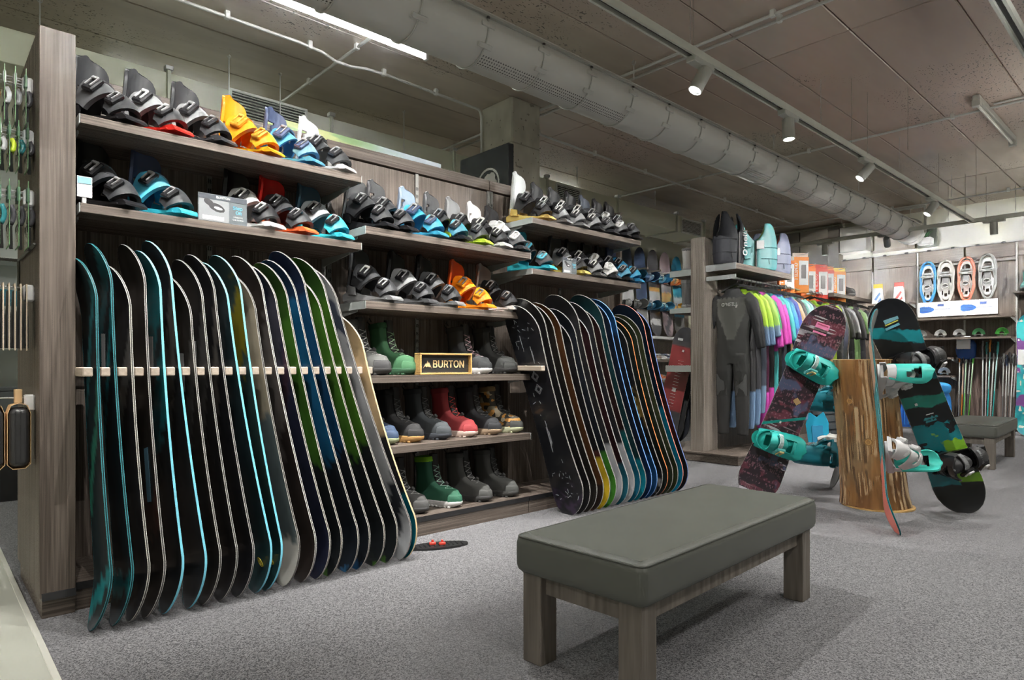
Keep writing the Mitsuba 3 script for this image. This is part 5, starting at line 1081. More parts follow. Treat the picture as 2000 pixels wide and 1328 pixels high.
# snowshoes
def snowshoe(y, z, c, c2, lab, pointed=True):
    k = thing('snowshoe', lab, 'snowshoe', 'snowshoes on the far wall')
    F_ = face((PX - .075, y, z), (0, -1, 0), (0, 0, 1))
    t = np.linspace(0, 2 * PI, 61)[:-1]
    ox, oy = [], []
    for a in t:
        s, c_ = math.sin(a), math.cos(a); h = .325 * c_
        w = .118 * (1 - .16 * math.exp(-(h / .09) ** 2)) * abs(s) ** .75 * (1 if h > 0 else (1 - .25 * (-h / .325) ** 2))
        ox.append(math.copysign(w, s)); oy.append(h if not (pointed and h < -.28) else h * 1.06)
    P = np.stack([ox, oy, np.zeros(60)], -1); P = np.vstack([P, P[:1]])
    part(k, 'frame', mv(cat(*[tube(P * (q, q * 1.0, 1) + (0, 0, o), r, 8) for q, o, r in ((1, 0, .017), (.86, 0, .010))]), F_), mat(c, .45), True)
    inner = Polygon(P[:, :2] * .86)
    d = inner.difference(affinity.translate(Point(0, 0).buffer(.055, 10), 0, .17)).difference(sbox(-.02, -.25, .02, -.20))
    for s in (-1, 1): d = d.difference(affinity.translate(affinity.rotate(rrect(.022, .12, .01, 3), s * 12), s * .062, .02)).difference(affinity.translate(rrect(.02, .07, .009, 3), s * .045, -.19))
    part(k, 'deck', mv(prism(d, .008, -.004), F_), mat(c2, .5), False)
    part(k, 'foot_plate', mv(cat(box(-.045, .045, -.10, .12, .008, .022, .005), box(-.05, .05, .06, .10, .02, .032, .004)), F_), mat((.10, .10, .10), .4), False)
    for yy, h in ((.075, .06), (.13, .045)): part(k, 'toe_strap', mv(bar([(-.062 * math.cos(a), yy, .015 + h * math.sin(a)) for a in np.linspace(0, PI, 13)], .03, .006, (0, 0, 1)), F_), mat((.16, .17, .16), .5), False)
    part(k, 'cross_strap', mv(cat(bar([(-.09, .085, .05), (0, .10, .075), (.09, .085, .05)], .012, .006), bar([(-.055, -.08, .02), (0, -.11, .07), (.055, -.08, .02)], .02, .006)), F_), mat((.30, .31, .30), .5), False)
    part(k, 'heel_strap', mv(tube([(.05 * math.sin(a), -.10 + .05 * math.cos(a), .045) for a in np.linspace(0, 2 * PI, 21)], .007, 6), F_), mat(c2, .5), True)
    part(k, 'hook', mv(tube([(0, .31, -.07), (0, .31, .02), (0, .33, .035)], .004, 6), F_), STEEL, True)
snowshoe(3.165, 2.36, (.02, .17, .55), (.45, .47, .50), 'bright blue snowshoe, leftmost on the wall')
snowshoe(2.915, 2.36, (.50, .49, .44), (.55, .54, .50), 'beige-white snowshoe next to the blue one')
snowshoe(2.64, 2.375, (.60, .10, .06), (.52, .40, .36), 'red snowshoe next to the grey one')
snowshoe(2.365, 2.39, (.20, .21, .20), (.42, .43, .42), 'grey metal snowshoe, rightmost on the wall')
bn = thing('paddle_banner', 'long white banner printed with two blue paddles under the snowshoes', 'banner')
part(bn, 'board', box(PX - .22, PX - .212, 2.21, 3.265, 1.785, 2.02), mat((.85, .85, .83), .5), False)
FB = face((PX - .221, 2.74, 1.90), (0, -1, 0), (0, 0, 1)); BLP = mat((.03, .10, .50), .4)
for x in (-.50, .06):
    bl = Polygon([(0, -.035), (.03, -.052), (.14, -.045), (.19, -.02), (.20, 0), (.19, .02), (.14, .045), (.03, .052), (0, .035)])
    part(bn, 'blade_print', mv(prism(affinity.translate(bl, x, 0), .001), FB), BLP, False)
    part(bn, 'blade_rib', mv(cat(*[prism(sbox(x + .02, q - .004, x + .16, q + .004), .0016) for q in (-.025, 0, .025)]), FB), mat((.02, .05, .25), .4), False)
    part(bn, 'shaft_print', mv(prism(sbox(x + .20, -.005, x + .42, .005), .001), FB), mat((.45, .50, .62), .4), False)
    part(bn, 'label_print', mv(prism(sbox(x + .25, .045, x + .33, .08), .001), FB), mat((.06, .10, .42), .4), False)
# packages on the side shelf
for y, c, lab in ((3.87, (.80, .55, .02), 'white hanging pack with a yellow header'), (3.55, (.65, .05, .04), 'white hanging pack with a red header')):
    k = thing('boxed_pack', lab + ' on the side shelf', 'package'); M = place(PX - .2, y, 2.046, -PI / 2)
    part(k, 'pack', mv(hull([(a * (.085 - .02 * (z > .2)), b * .03, z) for a in (-1, 1) for b in (-1, 1) for z in (0, .27)]), M), mat((.62, .63, .66), .35), False)
    part(k, 'header', mv(box(-.07, .07, -.012, .012, .25, .34, .002), M), mat(c, .4), False)
    FP = M @ face((0, -.0305, .10), (1, 0, 0), (0, 0, 1))
    for pl in ([(-.05, -.02), (.03, .09), (.05, .07), (-.02, -.04)], [(.0, -.07), (.05, .0), (.06, -.04), (.02, -.07)]): part(k, 'print', mv(prism(pl, .002), FP), mat((.05, .12, .42) if c[1] > .3 else (.55, .05, .05), .4), False)
# crampons
def crampon(y, z, c, c2, lab, s=1.0):
    k = thing('crampon', lab, 'crampon', 'crampons on the wall shelves'); M = place(PX - .22, y, z, -PI / 2 + .2, s)
    sp = []
    for x, yy in ((-.04, -.10), (.04, -.10), (-.05, -.04), (.05, -.04), (-.035, .06), (.035, .06), (-.03, .10), (.03, .10)): sp.append(hull([(x - .01, yy - .01, .03), (x + .01, yy - .01, .03), (x, yy + .01, .03), (x, yy, .001)]))
    part(k, 'frame', mv(cat(box(-.055, .055, -.115, -.03, .03, .036, .002), box(-.042, .042, .05, .115, .03, .036, .002), box(-.012, .012, -.05, .06, .032, .036, .001), *sp), M), mat(c2, .35, .6), False)
    part(k, 'basket', mv(bar([(-.055 * math.cos(a), -.07 - .03 * math.sin(a), .036 + .065 * math.sin(a)) for a in np.linspace(0, PI, 15)], .05, .006, (0, 0, 1)), M), mat(c, .45), False)
    part(k, 'strap', mv(bar([(-.05 * math.cos(a), .08 + .03 * math.sin(a), .036 + .05 * math.sin(a)) for a in np.linspace(0, PI, 15)], .03, .005, (0, 0, 1)), M), mat(tuple(.7 * q for q in c), .5), False)
for y, z, c, c2, lab in ((3.22, 1.441, (.5, .5, .48), (.3, .3, .3), 'grey crampon at the left of the upper crampon shelf'), (2.95, 1.441, (.7, .7, .68), (.4, .4, .4), 'white crampon, second on the upper crampon shelf'), (2.70, 1.441, (.72, .72, .70), (.4, .4, .4), 'white crampon with black straps, third on the upper crampon shelf'), (2.45, 1.441, (.05, .22, .08), (.5, .5, .48), 'white and green crampon, fourth on the upper crampon shelf'), (2.16, 1.441, (.06, .30, .05), (.1, .3, .1), 'green crampon at the right of the upper crampon shelf'),
                         (3.18, 1.131, (.04, .04, .04), (.05, .05, .05), 'black crampon on the short middle shelf'), (2.98, 1.131, (.65, .65, .63), (.4, .4, .4), 'white crampon on the short middle shelf'), (3.12, .846, (.03, .03, .03), (.4, .4, .4), 'black and white crampon on the lowest short shelf'), (2.90, .846, (.5, .5, .5), (.5, .5, .5), 'silver crampon on the lowest short shelf')):
    crampon(y, z, c, c2, lab, 1.05)
# bags, shovels, poles
def blob(pts, r, seed=0, amp=.02, sub=3):
    m = trimesh.creation.icosphere(subdivisions=sub); v = np.array(m.vertices)
    v = np.sign(v) * np.abs(v) ** .62; v *= np.array(r) / np.abs(v).max(0)
    n = v / (np.linalg.norm(v, axis=1, keepdims=True)); v += n * (meshkit.fbm(v * 9 + seed, 3, seed)[:, None] - .5) * 2 * amp
    return trimesh.Trimesh(v + np.array(pts), m.faces, process=False)
BLUF = mat((.02, .17, .50), .55); BLUD = mat((.015, .06, .22), .6)
k = thing('blue_bag', 'small blue bag with a big white tag hanging on the pole rail', 'bag')
part(k, 'bag', blob((PX - .16, 2.62, 1.25), (.06, .13, .15), 3, .025), BLUD, True); part(k, 'tag', mv(box(-.09, .09, -.004, .004, -.10, .10, .002), place(PX - .245, 2.64, 1.36, -PI / 2 + .1)), WHITE, False)
part(k, 'strap', tube([(PX - .16, 2.62, 1.38), (PX - .13, 2.62, 1.43), (PX - .02, 2.62, 1.41)], .006, 6), BLUD, True)
k = thing('backpack', 'bright blue backpack standing on the floor under the crampon shelves', 'backpack')
part(k, 'body', blob((11.78, 2.97, .33), (.14, .21, .33), 5, .02), BLUF, True)
part(k, 'lid', blob((11.74, 2.97, .64), (.16, .22, .10), 8, .02), mat((.03, .25, .60), .5), True)
part(k, 'front_pocket', blob((11.66, 2.97, .26), (.06, .16, .20), 9, .015), BLUD, True)
for y in (2.87, 3.07): part(k, 'strap', bar([(11.615, y, .70), (11.60, y, .5), (11.59, y, .2)], .03, .008, (1, 0, 0)), mat((.6, .62, .62), .6), False)
part(k, 'label', box(11.585, 11.59, 2.88, 2.98, .18, .38), WHITE, False)
for i, (x, y, lab) in enumerate(((11.55, 3.52, 'blue shovel leaning behind the log, left one'), (11.62, 3.30, 'blue shovel leaning behind the log, right one'))):
    k = thing('shovel', lab, 'shovel'); G = [[(.05 * (1 - (2 * u - 1) ** 2) * .8 + .06 * h, .24 * (u - .5) * (1 - .12 * h), .36 * h) for u in np.linspace(0, 1, 9)] for h in np.linspace(0, 1, 8)]
    M = place(x, y, .02, .15 * i)
    part(k, 'blade', mv(shell(G, .006), M), mat((.02, .13, .50), .35), True)
    part(k, 'ridge', mv(cat(*[bar([(.012 + .05 * h * .2, q, .04), (.05, q, .30)], .014, .010, (1, 0, 0)) for q, h in ((-.05, 0), (0, 1), (.05, 0))]), M), mat((.03, .2, .6), .35), False)
    part(k, 'shaft', mv(tube([(.09, 0, .30), (.22, 0, .88)], .016, 10), M), mat((.05, .05, .05), .4), True)
    part(k, 'grip', mv(tube([(.22, -.06, .90), (.22, .06, .90)], .017, 10), M), BLACK, True)
def pole(x, y, h, lean, c, cg, lab, grp):
    k = thing('ski_pole', lab, 'ski pole', grp); top = np.array([x + .22, y + lean, h]); b = np.array([x, y, 0.02]); dv = (top - b)
    part(k, 'shaft', tube([b, b + dv * .45], .008, 8), mat(c, .35), True); part(k, 'upper_shaft', tube([b + dv * .45, b + dv * .88], .010, 8), mat(tuple(.5 * q + .3 for q in c), .35), True)
    part(k, 'grip', tube([b + dv * .86, b + dv * .90, b + dv * 1.0], [.013, .017, .014], 8), mat(cg, .6), True)
    part(k, 'basket', cyl(b + dv * .05, b + dv * .06, .045, 14), mat(cg, .5), 30)
    part(k, 'strap', tube([b + dv * .99, b + dv * .95 + (-.05, .03, 0), b + dv * .85 + (-.05, .02, 0), b + dv * .9], .005, 5), BLACK, True)
for i in range(5): pole(11.88 + .02 * (i % 2), 2.56 + .03 * i, 1.20 + .02 * (i % 3), .03 * (i - 2) * .5, [(.10, .35, .05), (.05, .05, .05), (.12, .4, .08), (.6, .2, .03), (.3, .3, .3)][i], [(.10, .4, .06), (.04, .04, .04), (.7, .7, .7), (.05, .05, .05), (.6, .2, .03)][i], '%s ski pole of the left bunch with green parts' % ORD[i], 'left bunch of ski poles')
for i in range(5): pole(11.88 + .02 * (i % 2), 2.26 + .028 * i, 1.36 + .02 * (i % 3), .02 * (i - 2), [(.03, .40, .38), (.65, .62, .62), (.03, .4, .38), (.6, .5, .52), (.35, .36, .38)][i], [(.1, .5, .5), (.05, .05, .05), (.65, .25, .04), (.1, .45, .45), (.3, .3, .3)][i], '%s ski pole of the tall middle bunch, white and teal' % ORD[i], 'middle bunch of ski poles')
for i in range(5): pole(11.88 + .02 * (i % 2), 2.02 + .028 * i, 1.16 + .02 * (i % 3), .01 * (i - 2), [(.05, .05, .05), (.5, .5, .5), (.04, .04, .04), (.55, .55, .55), (.1, .1, .1)][i], [(.03, .03, .03), (.6, .6, .6), (.03, .03, .03), (.1, .18, .4), (.5, .5, .5)][i], '%s ski pole of the right bunch, black and silver' % ORD[i], 'right bunch of ski poles')
for y, c in ((2.50, (.14, .10, .085)), (2.15, (.12, .09, .08))): solo('fabric_gaiter', shell([[(PX - .06 + .02 * math.sin(9 * u), y + .13 * (u - .5) * (1 + .5 * h), 1.10 - .95 * h) for u in np.linspace(0, 1, 10)] for h in np.linspace(0, 1, 8)], .01), mat(c, .85), 'brown cloth hanging behind the ski poles, %s' % ('left' if y > 2.3 else 'right'), 'cloth', None, True)
# board and gear at the right edge
def f_edgeb(p, n, uv):
    a = fbm(p.x * 4, p.y * 9, p.z * 4, 3); b = noise(p.y * 30, p.z * 22)
    col = mix((.01, .26, .33), (.04, .50, .50), smoothstep(.4, .6, a)); col = mix(col, mi.Color3f(.18, .06, .26), smoothstep(.55, .62, fbm(p.y * 5 + 3, p.z * 4, 2, 3)))
    return mix(col, mi.Color3f(.75, .8, .7), smoothstep(.80, .84, b))
eb = frame((11.55, 1.78, .004), (.10, 0, 1), (1, .25, 0))
ke = snowboard(eb, 1.75, None, (.6, .6, .6), 'turquoise and violet patterned snowboard standing at the right edge of the picture', None, mat_=pmat('turquoise_print', f_edgeb, .4, coat=.5), wmax=.30, waist=.27, tags=[(1.12, 0, .22, .26, 0, (.80, .80, .78)), (1.66, .0, .06, .08, 0, (.75, .75, .75))])
for i, (y, c) in enumerate(((1.86, (.012, .10, .085)), (1.70, (.02, .03, .03)))):
    k = thing('dark_boot', '%s boot on the shelf at the right edge of the picture' % ('dark green' if i == 0 else 'black'), 'boot'); tw = T(place(PX - .2, y, 2.101, -PI / 2).tolist())
    for n, cc in (('upper', c), ('sole', (.03, .03, .03)), ('toe_cap', c), ('tongue', (.05, .3, .25)), ('laces', (.1, .4, .35)), ('cuff', (.03, .03, .03))): part(k, n, BOOT[n], mat(cc, .5), tw=tw)
k = thing('black_boot', 'black boot with a grey sole on the shelf end beside the orange packages', 'boot'); tw = T(place(9.35, 3.46, 1.931, -.35, 1.0).tolist())
for n, cc in (('upper', (.03, .03, .032)), ('sole', (.25, .25, .25)), ('toe_cap', (.03, .03, .03)), ('tongue', (.04, .04, .045)), ('laces', (.08, .08, .1)), ('cuff', (.03, .04, .1))): part(k, n, BOOT[n], mat(cc, .5), tw=tw)
# things high on the far wall
ac = thing('wall_unit', 'white air handling box high on the far wall under the duct', 'air unit')
part(ac, 'case', box(12.06, 12.30, 4.06, 4.5, 3.0, 3.44, .008), mat((.50, .50, .47), .4), False)
part(ac, 'bottom_lip', box(12.05, 12.30, 4.05, 4.51, 2.985, 3.0, .003), mat((.4, .4, .38), .4), False)
solo('wall_post', box(12.1, 12.3, 4.53, 4.72, 0, 3.5, .004), mat((.11, .10, .085), .7), 'dark grey post in the corner left of the white wall box', 'post', smooth=False)
hp = thing('high_panel', 'brown wooden panel with a frame high on the far wall beside the plant', 'panel')
part(hp, 'panel', box(12.2, 12.3, 3.38, 3.98, 2.97, 3.42), mat((.26, .23, .19), .6), False)
for y0, y1, z0, z1 in ((3.36, 3.41, 2.94, 3.44), (3.47, 3.50, 2.97, 3.42), (3.36, 4.0, 2.94, 2.98)): part(hp, 'frame_strip', box(12.17, 12.2, y0, y1, z0, z1), mat((.20, .17, .14), .6), False)
for y0, y1, c in ((4.74, 5.25, (.20, .185, .155)), (5.27, 6.2, (.12, .115, .10))): solo('wall_cladding', box(12.18, 12.3, y0, y1, 2.2, 3.5), mat(c, .7), '%s cladding panel on the far wall behind the vests' % ('pale brown' if y0 < 5 else 'dark brown'), 'panel', smooth=False)
pp = thing('potted_plant', 'small green plant in a white box pot high on the far wall', 'plant')
part(pp, 'pot', box(12.08, 12.26, 3.10, 3.30, 2.98, 3.09, .008), WHITE, False)
part(pp, 'bracket', box(12.24, 12.3, 3.06, 3.34, 2.95, 3.25, .004), mat((.08, .09, .08), .5), False)
rr = random.Random(5)
for i in range(14):
    a = rr.uniform(0, 2 * PI); l = rr.uniform(.10, .2); c0 = np.array([12.17, 3.20, 3.08])
    G = [[c0 + np.array([math.cos(a) * l * t * .5, math.sin(a) * l * t * .6, l * (t * 1.0 - .35 * t * t)]) + s * .016 * math.sin(PI * min(t + .05, 1)) * np.array([-math.sin(a), math.cos(a), 0]) for s in (-1, 0, 1)] for t in np.linspace(0, 1, 6)]
    part(pp, 'leaf', shell(G, .002), mat((.05, .13, .06), .5), True)
sp = thing('smoke_pipe', 'white angled pipe bracket holding the end of the round duct', 'bracket')
part(sp, 'arm', bar([(11.62, 3.75, 3.50), (11.62, 3.05, 3.50)], .04, .03), PIPE, False); part(sp, 'drop', bar([(11.62, 3.06, 3.50), (11.62, 3.06, 3.08)], .03, .03, (0, 1, 0)), PIPE, False)
# ------------------------------------------------------------------ wakeboards and shoes at the back
wk = thing('back_shelving', 'shelving at the back with wakeboards above and shoes below', 'shelving')
part(wk, 'back_board', box(9.2, 12.0, 7.52, 7.58, 0, 2.2), WOODV, False)
for z, d, m in ((1.56, .34, WHITE), (1.12, .34, WOODX), (.72, .34, WOODX), (.3, .36, WOODX)): part(wk, 'shelf', box(9.2, 12.0, 7.52 - d, 7.515, z - .05, z, .002), m, False)
for x in (9.22, 10.4, 11.6): part(wk, 'upright', box(x - .02, x + .02, 7.50, 7.518, .1, 2.2), GREYM, False)
wb = [(9.70, (.02, .03, .05), [(.3, .5, (.5, .5, .5), .1, 0)], 'dark navy wakeboard, leftmost at the back'), (10.12, (.015, .025, .05), [(.0, .3, (.6, .6, .58), .05, 0), (.3, .34, (.6, .2, .03), .0, 0)], 'navy wakeboard with a white lower half at the back'), (10.54, (.02, .02, .022), [(.36, .52, (.75, .72, .66), .02, 0), (.52, .56, (.75, .25, .03), 0, 0), (.14, .2, (.5, .5, .5), .05, 0)], 'black wakeboard with an orange and white middle at the back'),
      (10.95, (.17, .13, .14), [(.35, .52, (.75, .30, .06), .03, 0), (.02, .25, (.03, .03, .035), .2, .5)], 'mauve wakeboard at the back'), (11.36, (.02, .15, .25), [(.34, .5, (.45, .55, .62), .06, 0), (.02, .25, (.05, .05, .05), .05, 0)], 'blue wakeboard, rightmost at the back')]
for i, (x, c, bands, lab) in enumerate(wb):
    M = frame((x, 7.30, 1.565), (0, .07, 1), (0, 1, 0)); kk = snowboard(M, 1.69 - .04 * (i == 4), paint(c, bands, .4, i + 120), (.6, .58, .54), lab, 'wakeboards at the back', wmax=.36, waist=.35, rise=.03, e=.30)
    for s, cc, nm in ((1.10, [(.02, .12, .22), (.03, .06, .12), (.02, .12, .25), (.50, .10, .03), (.4, .38, .34)][i], 'upper'), (.56, [(.3, .3, .3), (.03, .13, .22), (.03, .14, .25), (.6, .26, .03), (.5, .48, .46)][i], 'lower')):
        binding(on_board(M, s, 0, .1, 1.15), 'plain', tuple(.6 * q for q in cc), cc, cc, (.04, .04, .04), (.6, .6, .6), '%s boot binding of the %s' % (nm, lab.split(',')[0].replace(' at the back', '')), 'boot bindings of the wakeboards', open_=i % 2 == 0)
for i, x in enumerate((9.9, 10.33, 10.745, 11.155, 11.56)): part(wk, 'peg', box(x - .02, x + .02, 7.05, 7.52, 2.78, 2.81, .003), PEG, False)
def shoe(x, y, z, rz, c, c2, lab, grp):
    k = thing('shoe', lab, 'shoe', grp); M = place(x, y, z, rz, .95)
    a = np.arange(20) / 20 * 2 * PI
    rg = lambda z, f, b, w: [(w * math.cos(t), (b + f) / 2 + (b - f) / 2 * math.sin(t), z) for t in a]
    part(k, 'upper', mv(loft([rg(.02, -.14, .13, .048), rg(.05, -.14, .135, .048), rg(.07, -.10, .135, .044), rg(.09, -.04, .13, .04), rg(.12, .0, .13, .038)]), M), mat(c, .6), 50)
    part(k, 'sole', mv(loft([rg(0, -.13, .125, .045), rg(.008, -.145, .137, .05), rg(.028, -.147, .137, .05)]), M), mat(c2, .5), 50)
    part(k, 'laces', mv(cat(*[box(-.028, .028, q - .004, q + .004, .085 - .25 * (q + .08) * -.5 - .008, .094 + .28 * (q + .08), .002) for q in (-.085, -.065, -.045)]), M), mat((.7, .7, .7), .6), False)
for i, (c, c2) in enumerate((((.40, .42, .38), (.7, .7, .68)), ((.10, .10, .11), (.6, .6, .6)), ((.20, .14, .10), (.6, .58, .52)), ((.35, .35, .33), (.72, .72, .7)), ((.06, .08, .12), (.6, .6, .6)), ((.3, .3, .3), (.65, .65, .65)))):
    shoe(10.1 + .2 * i, 7.33, 1.121, .5, c, c2, '%s shoe from the left on the shelf under the wakeboards' % ORD[i], 'shoes under the wakeboards')
for i, (c, c2) in enumerate((((.05, .05, .05), (.5, .1, .04)), ((.4, .4, .4), (.6, .6, .6)), ((.5, .12, .04), (.5, .5, .5)), ((.1, .1, .1), (.6, .6, .6)), ((.3, .3, .32), (.6, .6, .6)))):
    shoe(10.3 + .22 * i, 7.33, .721, .5, c, c2, '%s shoe from the left on the lower shoe shelf at the back' % ORD[i], 'shoes on the lower back shelf')
# ------------------------------------------------------------------ items at the foot of the wetsuit unit
def crumple(x, y, lab):
    rr2 = np.random.default_rng(4); m = trimesh.creation.icosphere(subdivisions=2); v = np.array(m.vertices)
    v *= (1 + .35 * (rr2.random(len(v)) - .5))[:, None] * np.array([.16, .20, .12]); v[:, 2] = np.maximum(v[:, 2] + .10, .004)
    solo('crumpled_bag', trimesh.Trimesh(v + (x, y, 0), m.faces, process=False), mat((.52, .51, .48), .7), lab, 'bag')
crumple(7.72, 2.92, 'crumpled white paper bag on the carpet at the foot of the wetsuit unit')
for x, y, c, lab in ((7.95, 3.10, (.04, .042, .045), 'black ribbed foam vest leaning at the foot of the wetsuit unit'), (8.25, 3.08, (.42, .16, .13), 'pink ribbed foam vest leaning at the foot of the wetsuit unit')):
    k = thing('foam_vest', lab, 'foam vest'); M = frame((x, y, .02), (0, .12, 1), (1, .3, 0))
    part(k, 'body', mv(prism(Polygon([(-.14, 0), (.14, 0), (.17, .25), (.13, .5), (.06, .56), (.02, .48), (-.02, .48), (-.06, .56), (-.13, .5), (-.17, .25)]).buffer(.01), .03), M @ np.array([[0, 0, 1, 0], [1, 0, 0, 0], [0, 1, 0, 0], [0, 0, 0, 1.]])), mat(c, .6), False)
    for q in range(5): part(k, 'rib', mv(box(-.018, .0, -.12, .12, .04 + .09 * q, .11 + .09 * q, .006), M), mat(tuple(1.25 * w for w in c), .6), False)
k = thing('blue_fin', 'bright cyan foam board standing between the log and the wetsuit unit', 'foam board')
part(k, 'board', mv(prism(Polygon([(-.09, 0), (.09, 0), (.11, .3), (.07, .42), (0, .36), (-.07, .42), (-.11, .3)]).buffer(.012), .04), frame((7.75, 3.12, .02), (0, .08, 1), (1, .3, 0)) @ np.array([[0, 0, 1, 0], [1, 0, 0, 0], [0, 1, 0, 0], [0, 0, 0, 1.]])), mat((.01, .32, .50), .5), False)
part(k, 'deck_pad', mv(box(-.012, .0, -.06, .06, .06, .28, .004), frame((7.75, 3.12, .02), (0, .08, 1), (1, .3, 0))), mat((.02, .22, .4), .6), False)
# ------------------------------------------------------------------ goggles and cases on the outer face of the end panel
scene['clear_film'] = {'type': 'thindielectric', 'int_ior': 1.45}
GREEN = mat((.09, .20, .09), .3)
def hook_bar(z, y, double, lab):
    k = thing('wire_hook', lab, 'hook')
    for dz in ((0, -.022) if double else (0,)):
        for dy in ((-.014, .014) if double else (0,)): part(k, 'wire', tube([(.335, y + dy, z + dz), (-.12, y + dy, z + dz), (-.135, y + dy, z + dz + .02)], .003, 6), CHROME, True)
    part(k, 'end_cap', box(.318, .354, y - .022, y + .022, z - .055, z + .012, .006), WHITE, False)
    return k
hook_bar(2.165, 3.30, True, 'white-capped double wire hook, top one on the outer face of the end panel')
hook_bar(1.945, 3.28, True, 'white-capped double wire hook, second on the outer face of the end panel')
hook_bar(1.70, 3.27, True, 'white-capped double wire hook, third on the outer face of the end panel')
hook_bar(1.315, 3.26, False, 'single wire hook with the row of thin beige-edged bags')
hook_bar(.872, 3.24, False, 'lowest wire hook, with the black hard cases')
def pack(x, y, z, h, kind, lab, grp, edge=GREEN, w=.12):
    k = thing('goggle_pack', lab, 'package', grp); x += .0
    part(k, 'film', box(x - .0005, x + .0005, y - w / 2, y + w / 2, z - h, z, 0), 'clear_film', False)
    part(k, 'edge', cat(box(x - .0014, x + .0014, y - w / 2 - .002, y - w / 2 + .001, z - h, z + .01), box(x - .001, x + .001, y - w / 2, y + w / 2, z - h - .003, z - h + .002)), edge, False)
    c = {'silver': (.40, .41, .42), 'dark': (.03, .03, .035), 'lime': (.38, .55, .02), 'teal': (.02, .16, .18), 'brown': (.12, .07, .03)}[kind]
    lens = shell([[(x + .006 + .010 * math.sin(PI * v), y + w * .40 * (2 * u - 1), z - h * .36 - h * .30 * v) for v in np.linspace(0, 1, 7)] for u in np.linspace(0, 1, 9)], .016)
    part(k, 'lens', lens, mat(c, .15, 0, 1.0), True)
    part(k, 'strap', bar([(x + .004, y - w * .3, z - h * .66), (x + .010, y, z - h * .97), (x + .004, y + w * .3, z - h * .66)], .03, .012, (1, 0, 0)), mat((.04, .04, .042), .6), False)
    part(k, 'header', box(x - .004, x + .006, y - w * .42, y + w * .2, z - h * .28, z - h * .06), mat((.45, .46, .45) if kind == 'silver' else (.05, .12, .08), .4), False)
for i, (kd) in enumerate(('dark', 'silver', 'silver', 'brown', 'dark', 'silver')): pack(.326 - .034 * i, 3.30, 2.185, .21, kd, '%s goggle pack from the panel on the top wire hook' % ORD[i], 'goggle packs on the top hook')
for i, (kd) in enumerate(('dark', 'teal', 'lime', 'silver', 'lime', 'teal')): pack(.330 - .029 * i, 3.28, 1.965, .175, kd, '%s goggle pack from the panel on the second wire hook' % ORD[i], 'goggle packs on the second hook')
for i, (kd) in enumerate(('dark', 'dark', 'dark', 'teal', 'dark', 'dark')): pack(.330 - .030 * i, 3.27, 1.725, .25, kd, '%s goggle pack from the panel on the third wire hook' % ORD[i], 'goggle packs on the third hook', w=.13)
for i in range(10):
    k = thing('thin_bag', '%s thin black bag with a beige edge from the panel' % ORD[i], 'bag', 'thin bags on the single hook'); x = .325 - .0185 * i; w = .10
    part(k, 'bag', hull([(x + s * .006 * (1 if z < 1.29 else .2), 3.26 + t * w / 2, z) for s in (-1, 1) for t in (-1, 1) for z in (1.07, 1.18, 1.30)]), mat((.016, .016, .018), .3), False)
    part(k, 'edge', cat(box(x - .0022, x + .0022, 3.26 - w / 2 - .004, 3.26 - w / 2, 1.06, 1.325), box(x - .002, x + .002, 3.26 - w / 2, 3.26, 1.318, 1.325)), mat((.52, .44, .33), .5), False)
KRAFT = mat((.50, .33, .17), .7)
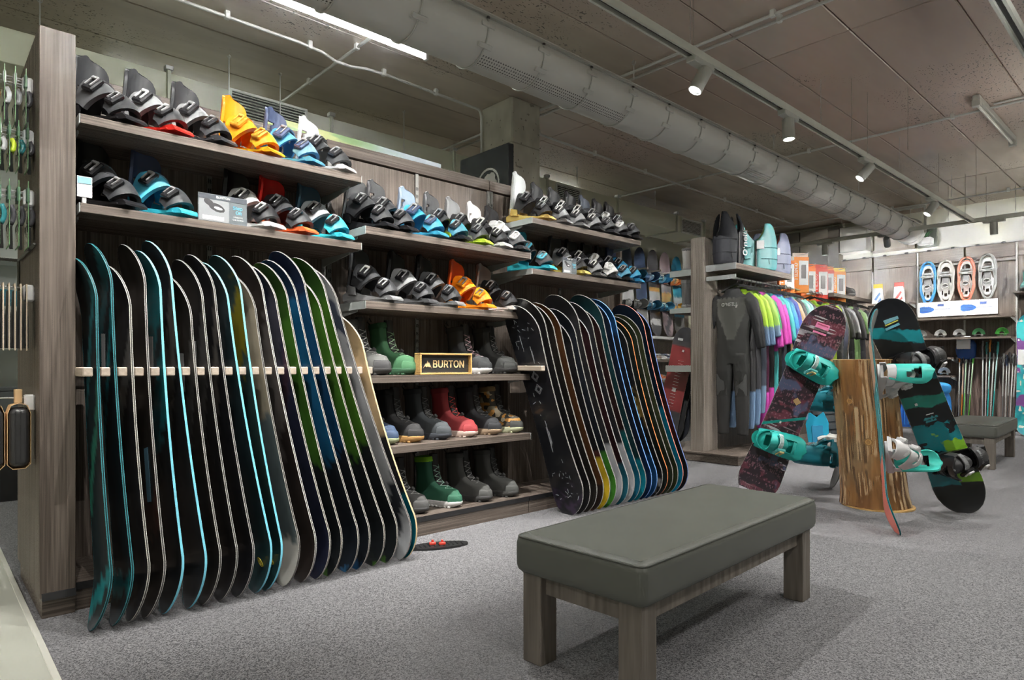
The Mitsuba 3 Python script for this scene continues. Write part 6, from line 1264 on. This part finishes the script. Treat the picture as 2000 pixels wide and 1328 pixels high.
for i in range(3):
    x = .300 - .082 * i; k = thing('hard_case', 'black hard goggle case with a kraft sleeve, %s from the end panel' % ORD[i], 'case', 'hard cases on the lowest hook'); y = 3.24
    case = loft([[(x + sx, y + sy, z) for sx, sy in rrect(.066 - 2 * q, .11 - 2 * q, .02, 5).exterior.coords[:-1]] for z, q in ((.600, .02), (.606, .006), (.62, 0), (.81, 0), (.825, .006), (.832, .02))])
    part(k, 'shell', case, mat((.022, .022, .023), .35), 40)
    part(k, 'zip', cat(*[bar([(x + o, y - .0555, .615), (x + o, y - .0555, .82)], .004, .003, (0, 1, 0)) for o in (-.012, .004)]), BLACK, False)
    part(k, 'sleeve', bar([(x - .037, y, .70), (x - .037, y, .81), (x - .026, y, .842), (x, y, .852), (x + .026, y, .842), (x + .037, y, .81), (x + .037, y, .61), (x + .02, y, .592), (x - .02, y, .592), (x - .037, y, .61), (x - .037, y, .70)], .09, .002, (1, 0, 0)), KRAFT, False)
    part(k, 'hanger', box(x - .012, x + .012, y - .02, y + .02, .852, .905, .001), KRAFT, False)
# arm on the panel, shelf and things far behind on the left
solo('steel_arm', cat(tube([(.345, 3.16, 1.48), (.345, 3.70, 1.48)], .007, 6), tube([(.345, 3.70, 1.48), (.10, 3.70, 1.48)], .007, 6), tube([(.345, 3.70, 1.48), (.345, 3.70, 1.30)], .006, 6)), mat((.12, .12, .11), .4, .5), 'dark steel frame arm on the outer face of the end panel', 'bracket', None, True)
fs = thing('pale_display', 'pale grey display stand far behind the left end panel', 'shelving')
part(fs, 'back_board', box(.05, .62, 6.30, 6.33, .5, 2.5), mat((.45, .48, .46), .6), False)
for z in (.55, 1.15, 1.8): part(fs, 'shelf', box(.05, .62, 6.02, 6.30, z - .03, z, .002), mat((.5, .52, .5), .5), False)
part(fs, 'foot', box(.05, .62, 6.02, 6.33, 0, .50), BLACK, False)
part(fs, 'strip', box(.30, .33, 6.285, 6.30, 1.2, 2.4), mat((.75, .78, .78), .4), False)
for x, z, c, lab in ((.46, 1.151, (.60, .60, .57), 'white cardboard box on the pale display stand'), (.52, .551, (.10, .11, .115), 'dark grey box on the pale display stand'), (.30, .551, (.42, .45, .43), 'pale grey box on the pale display stand')):
    k = thing('carton', lab, 'box'); part(k, 'body', box(x - .11, x + .11, 6.05, 6.25, z, z + .26, .004), mat(c, .6), False); part(k, 'lid', box(x - .115, x + .115, 6.045, 6.255, z + .26, z + .29, .004), mat(tuple(.85 * q for q in c), .6), False)
solo('petrol_hat', blob((.48, 6.15, 1.50), (.11, .11, .07), 2, .01), mat((.02, .12, .17), .5), 'petrol blue hat on top of the white box', 'hat', None, True)
sk = thing('dark_jacket', 'dark red jacket hanging on the pale display stand', 'jacket')
part(sk, 'body', blob((.22, 6.12, 2.05), (.12, .08, .22), 12, .02), mat((.06, .012, .016), .7), True)
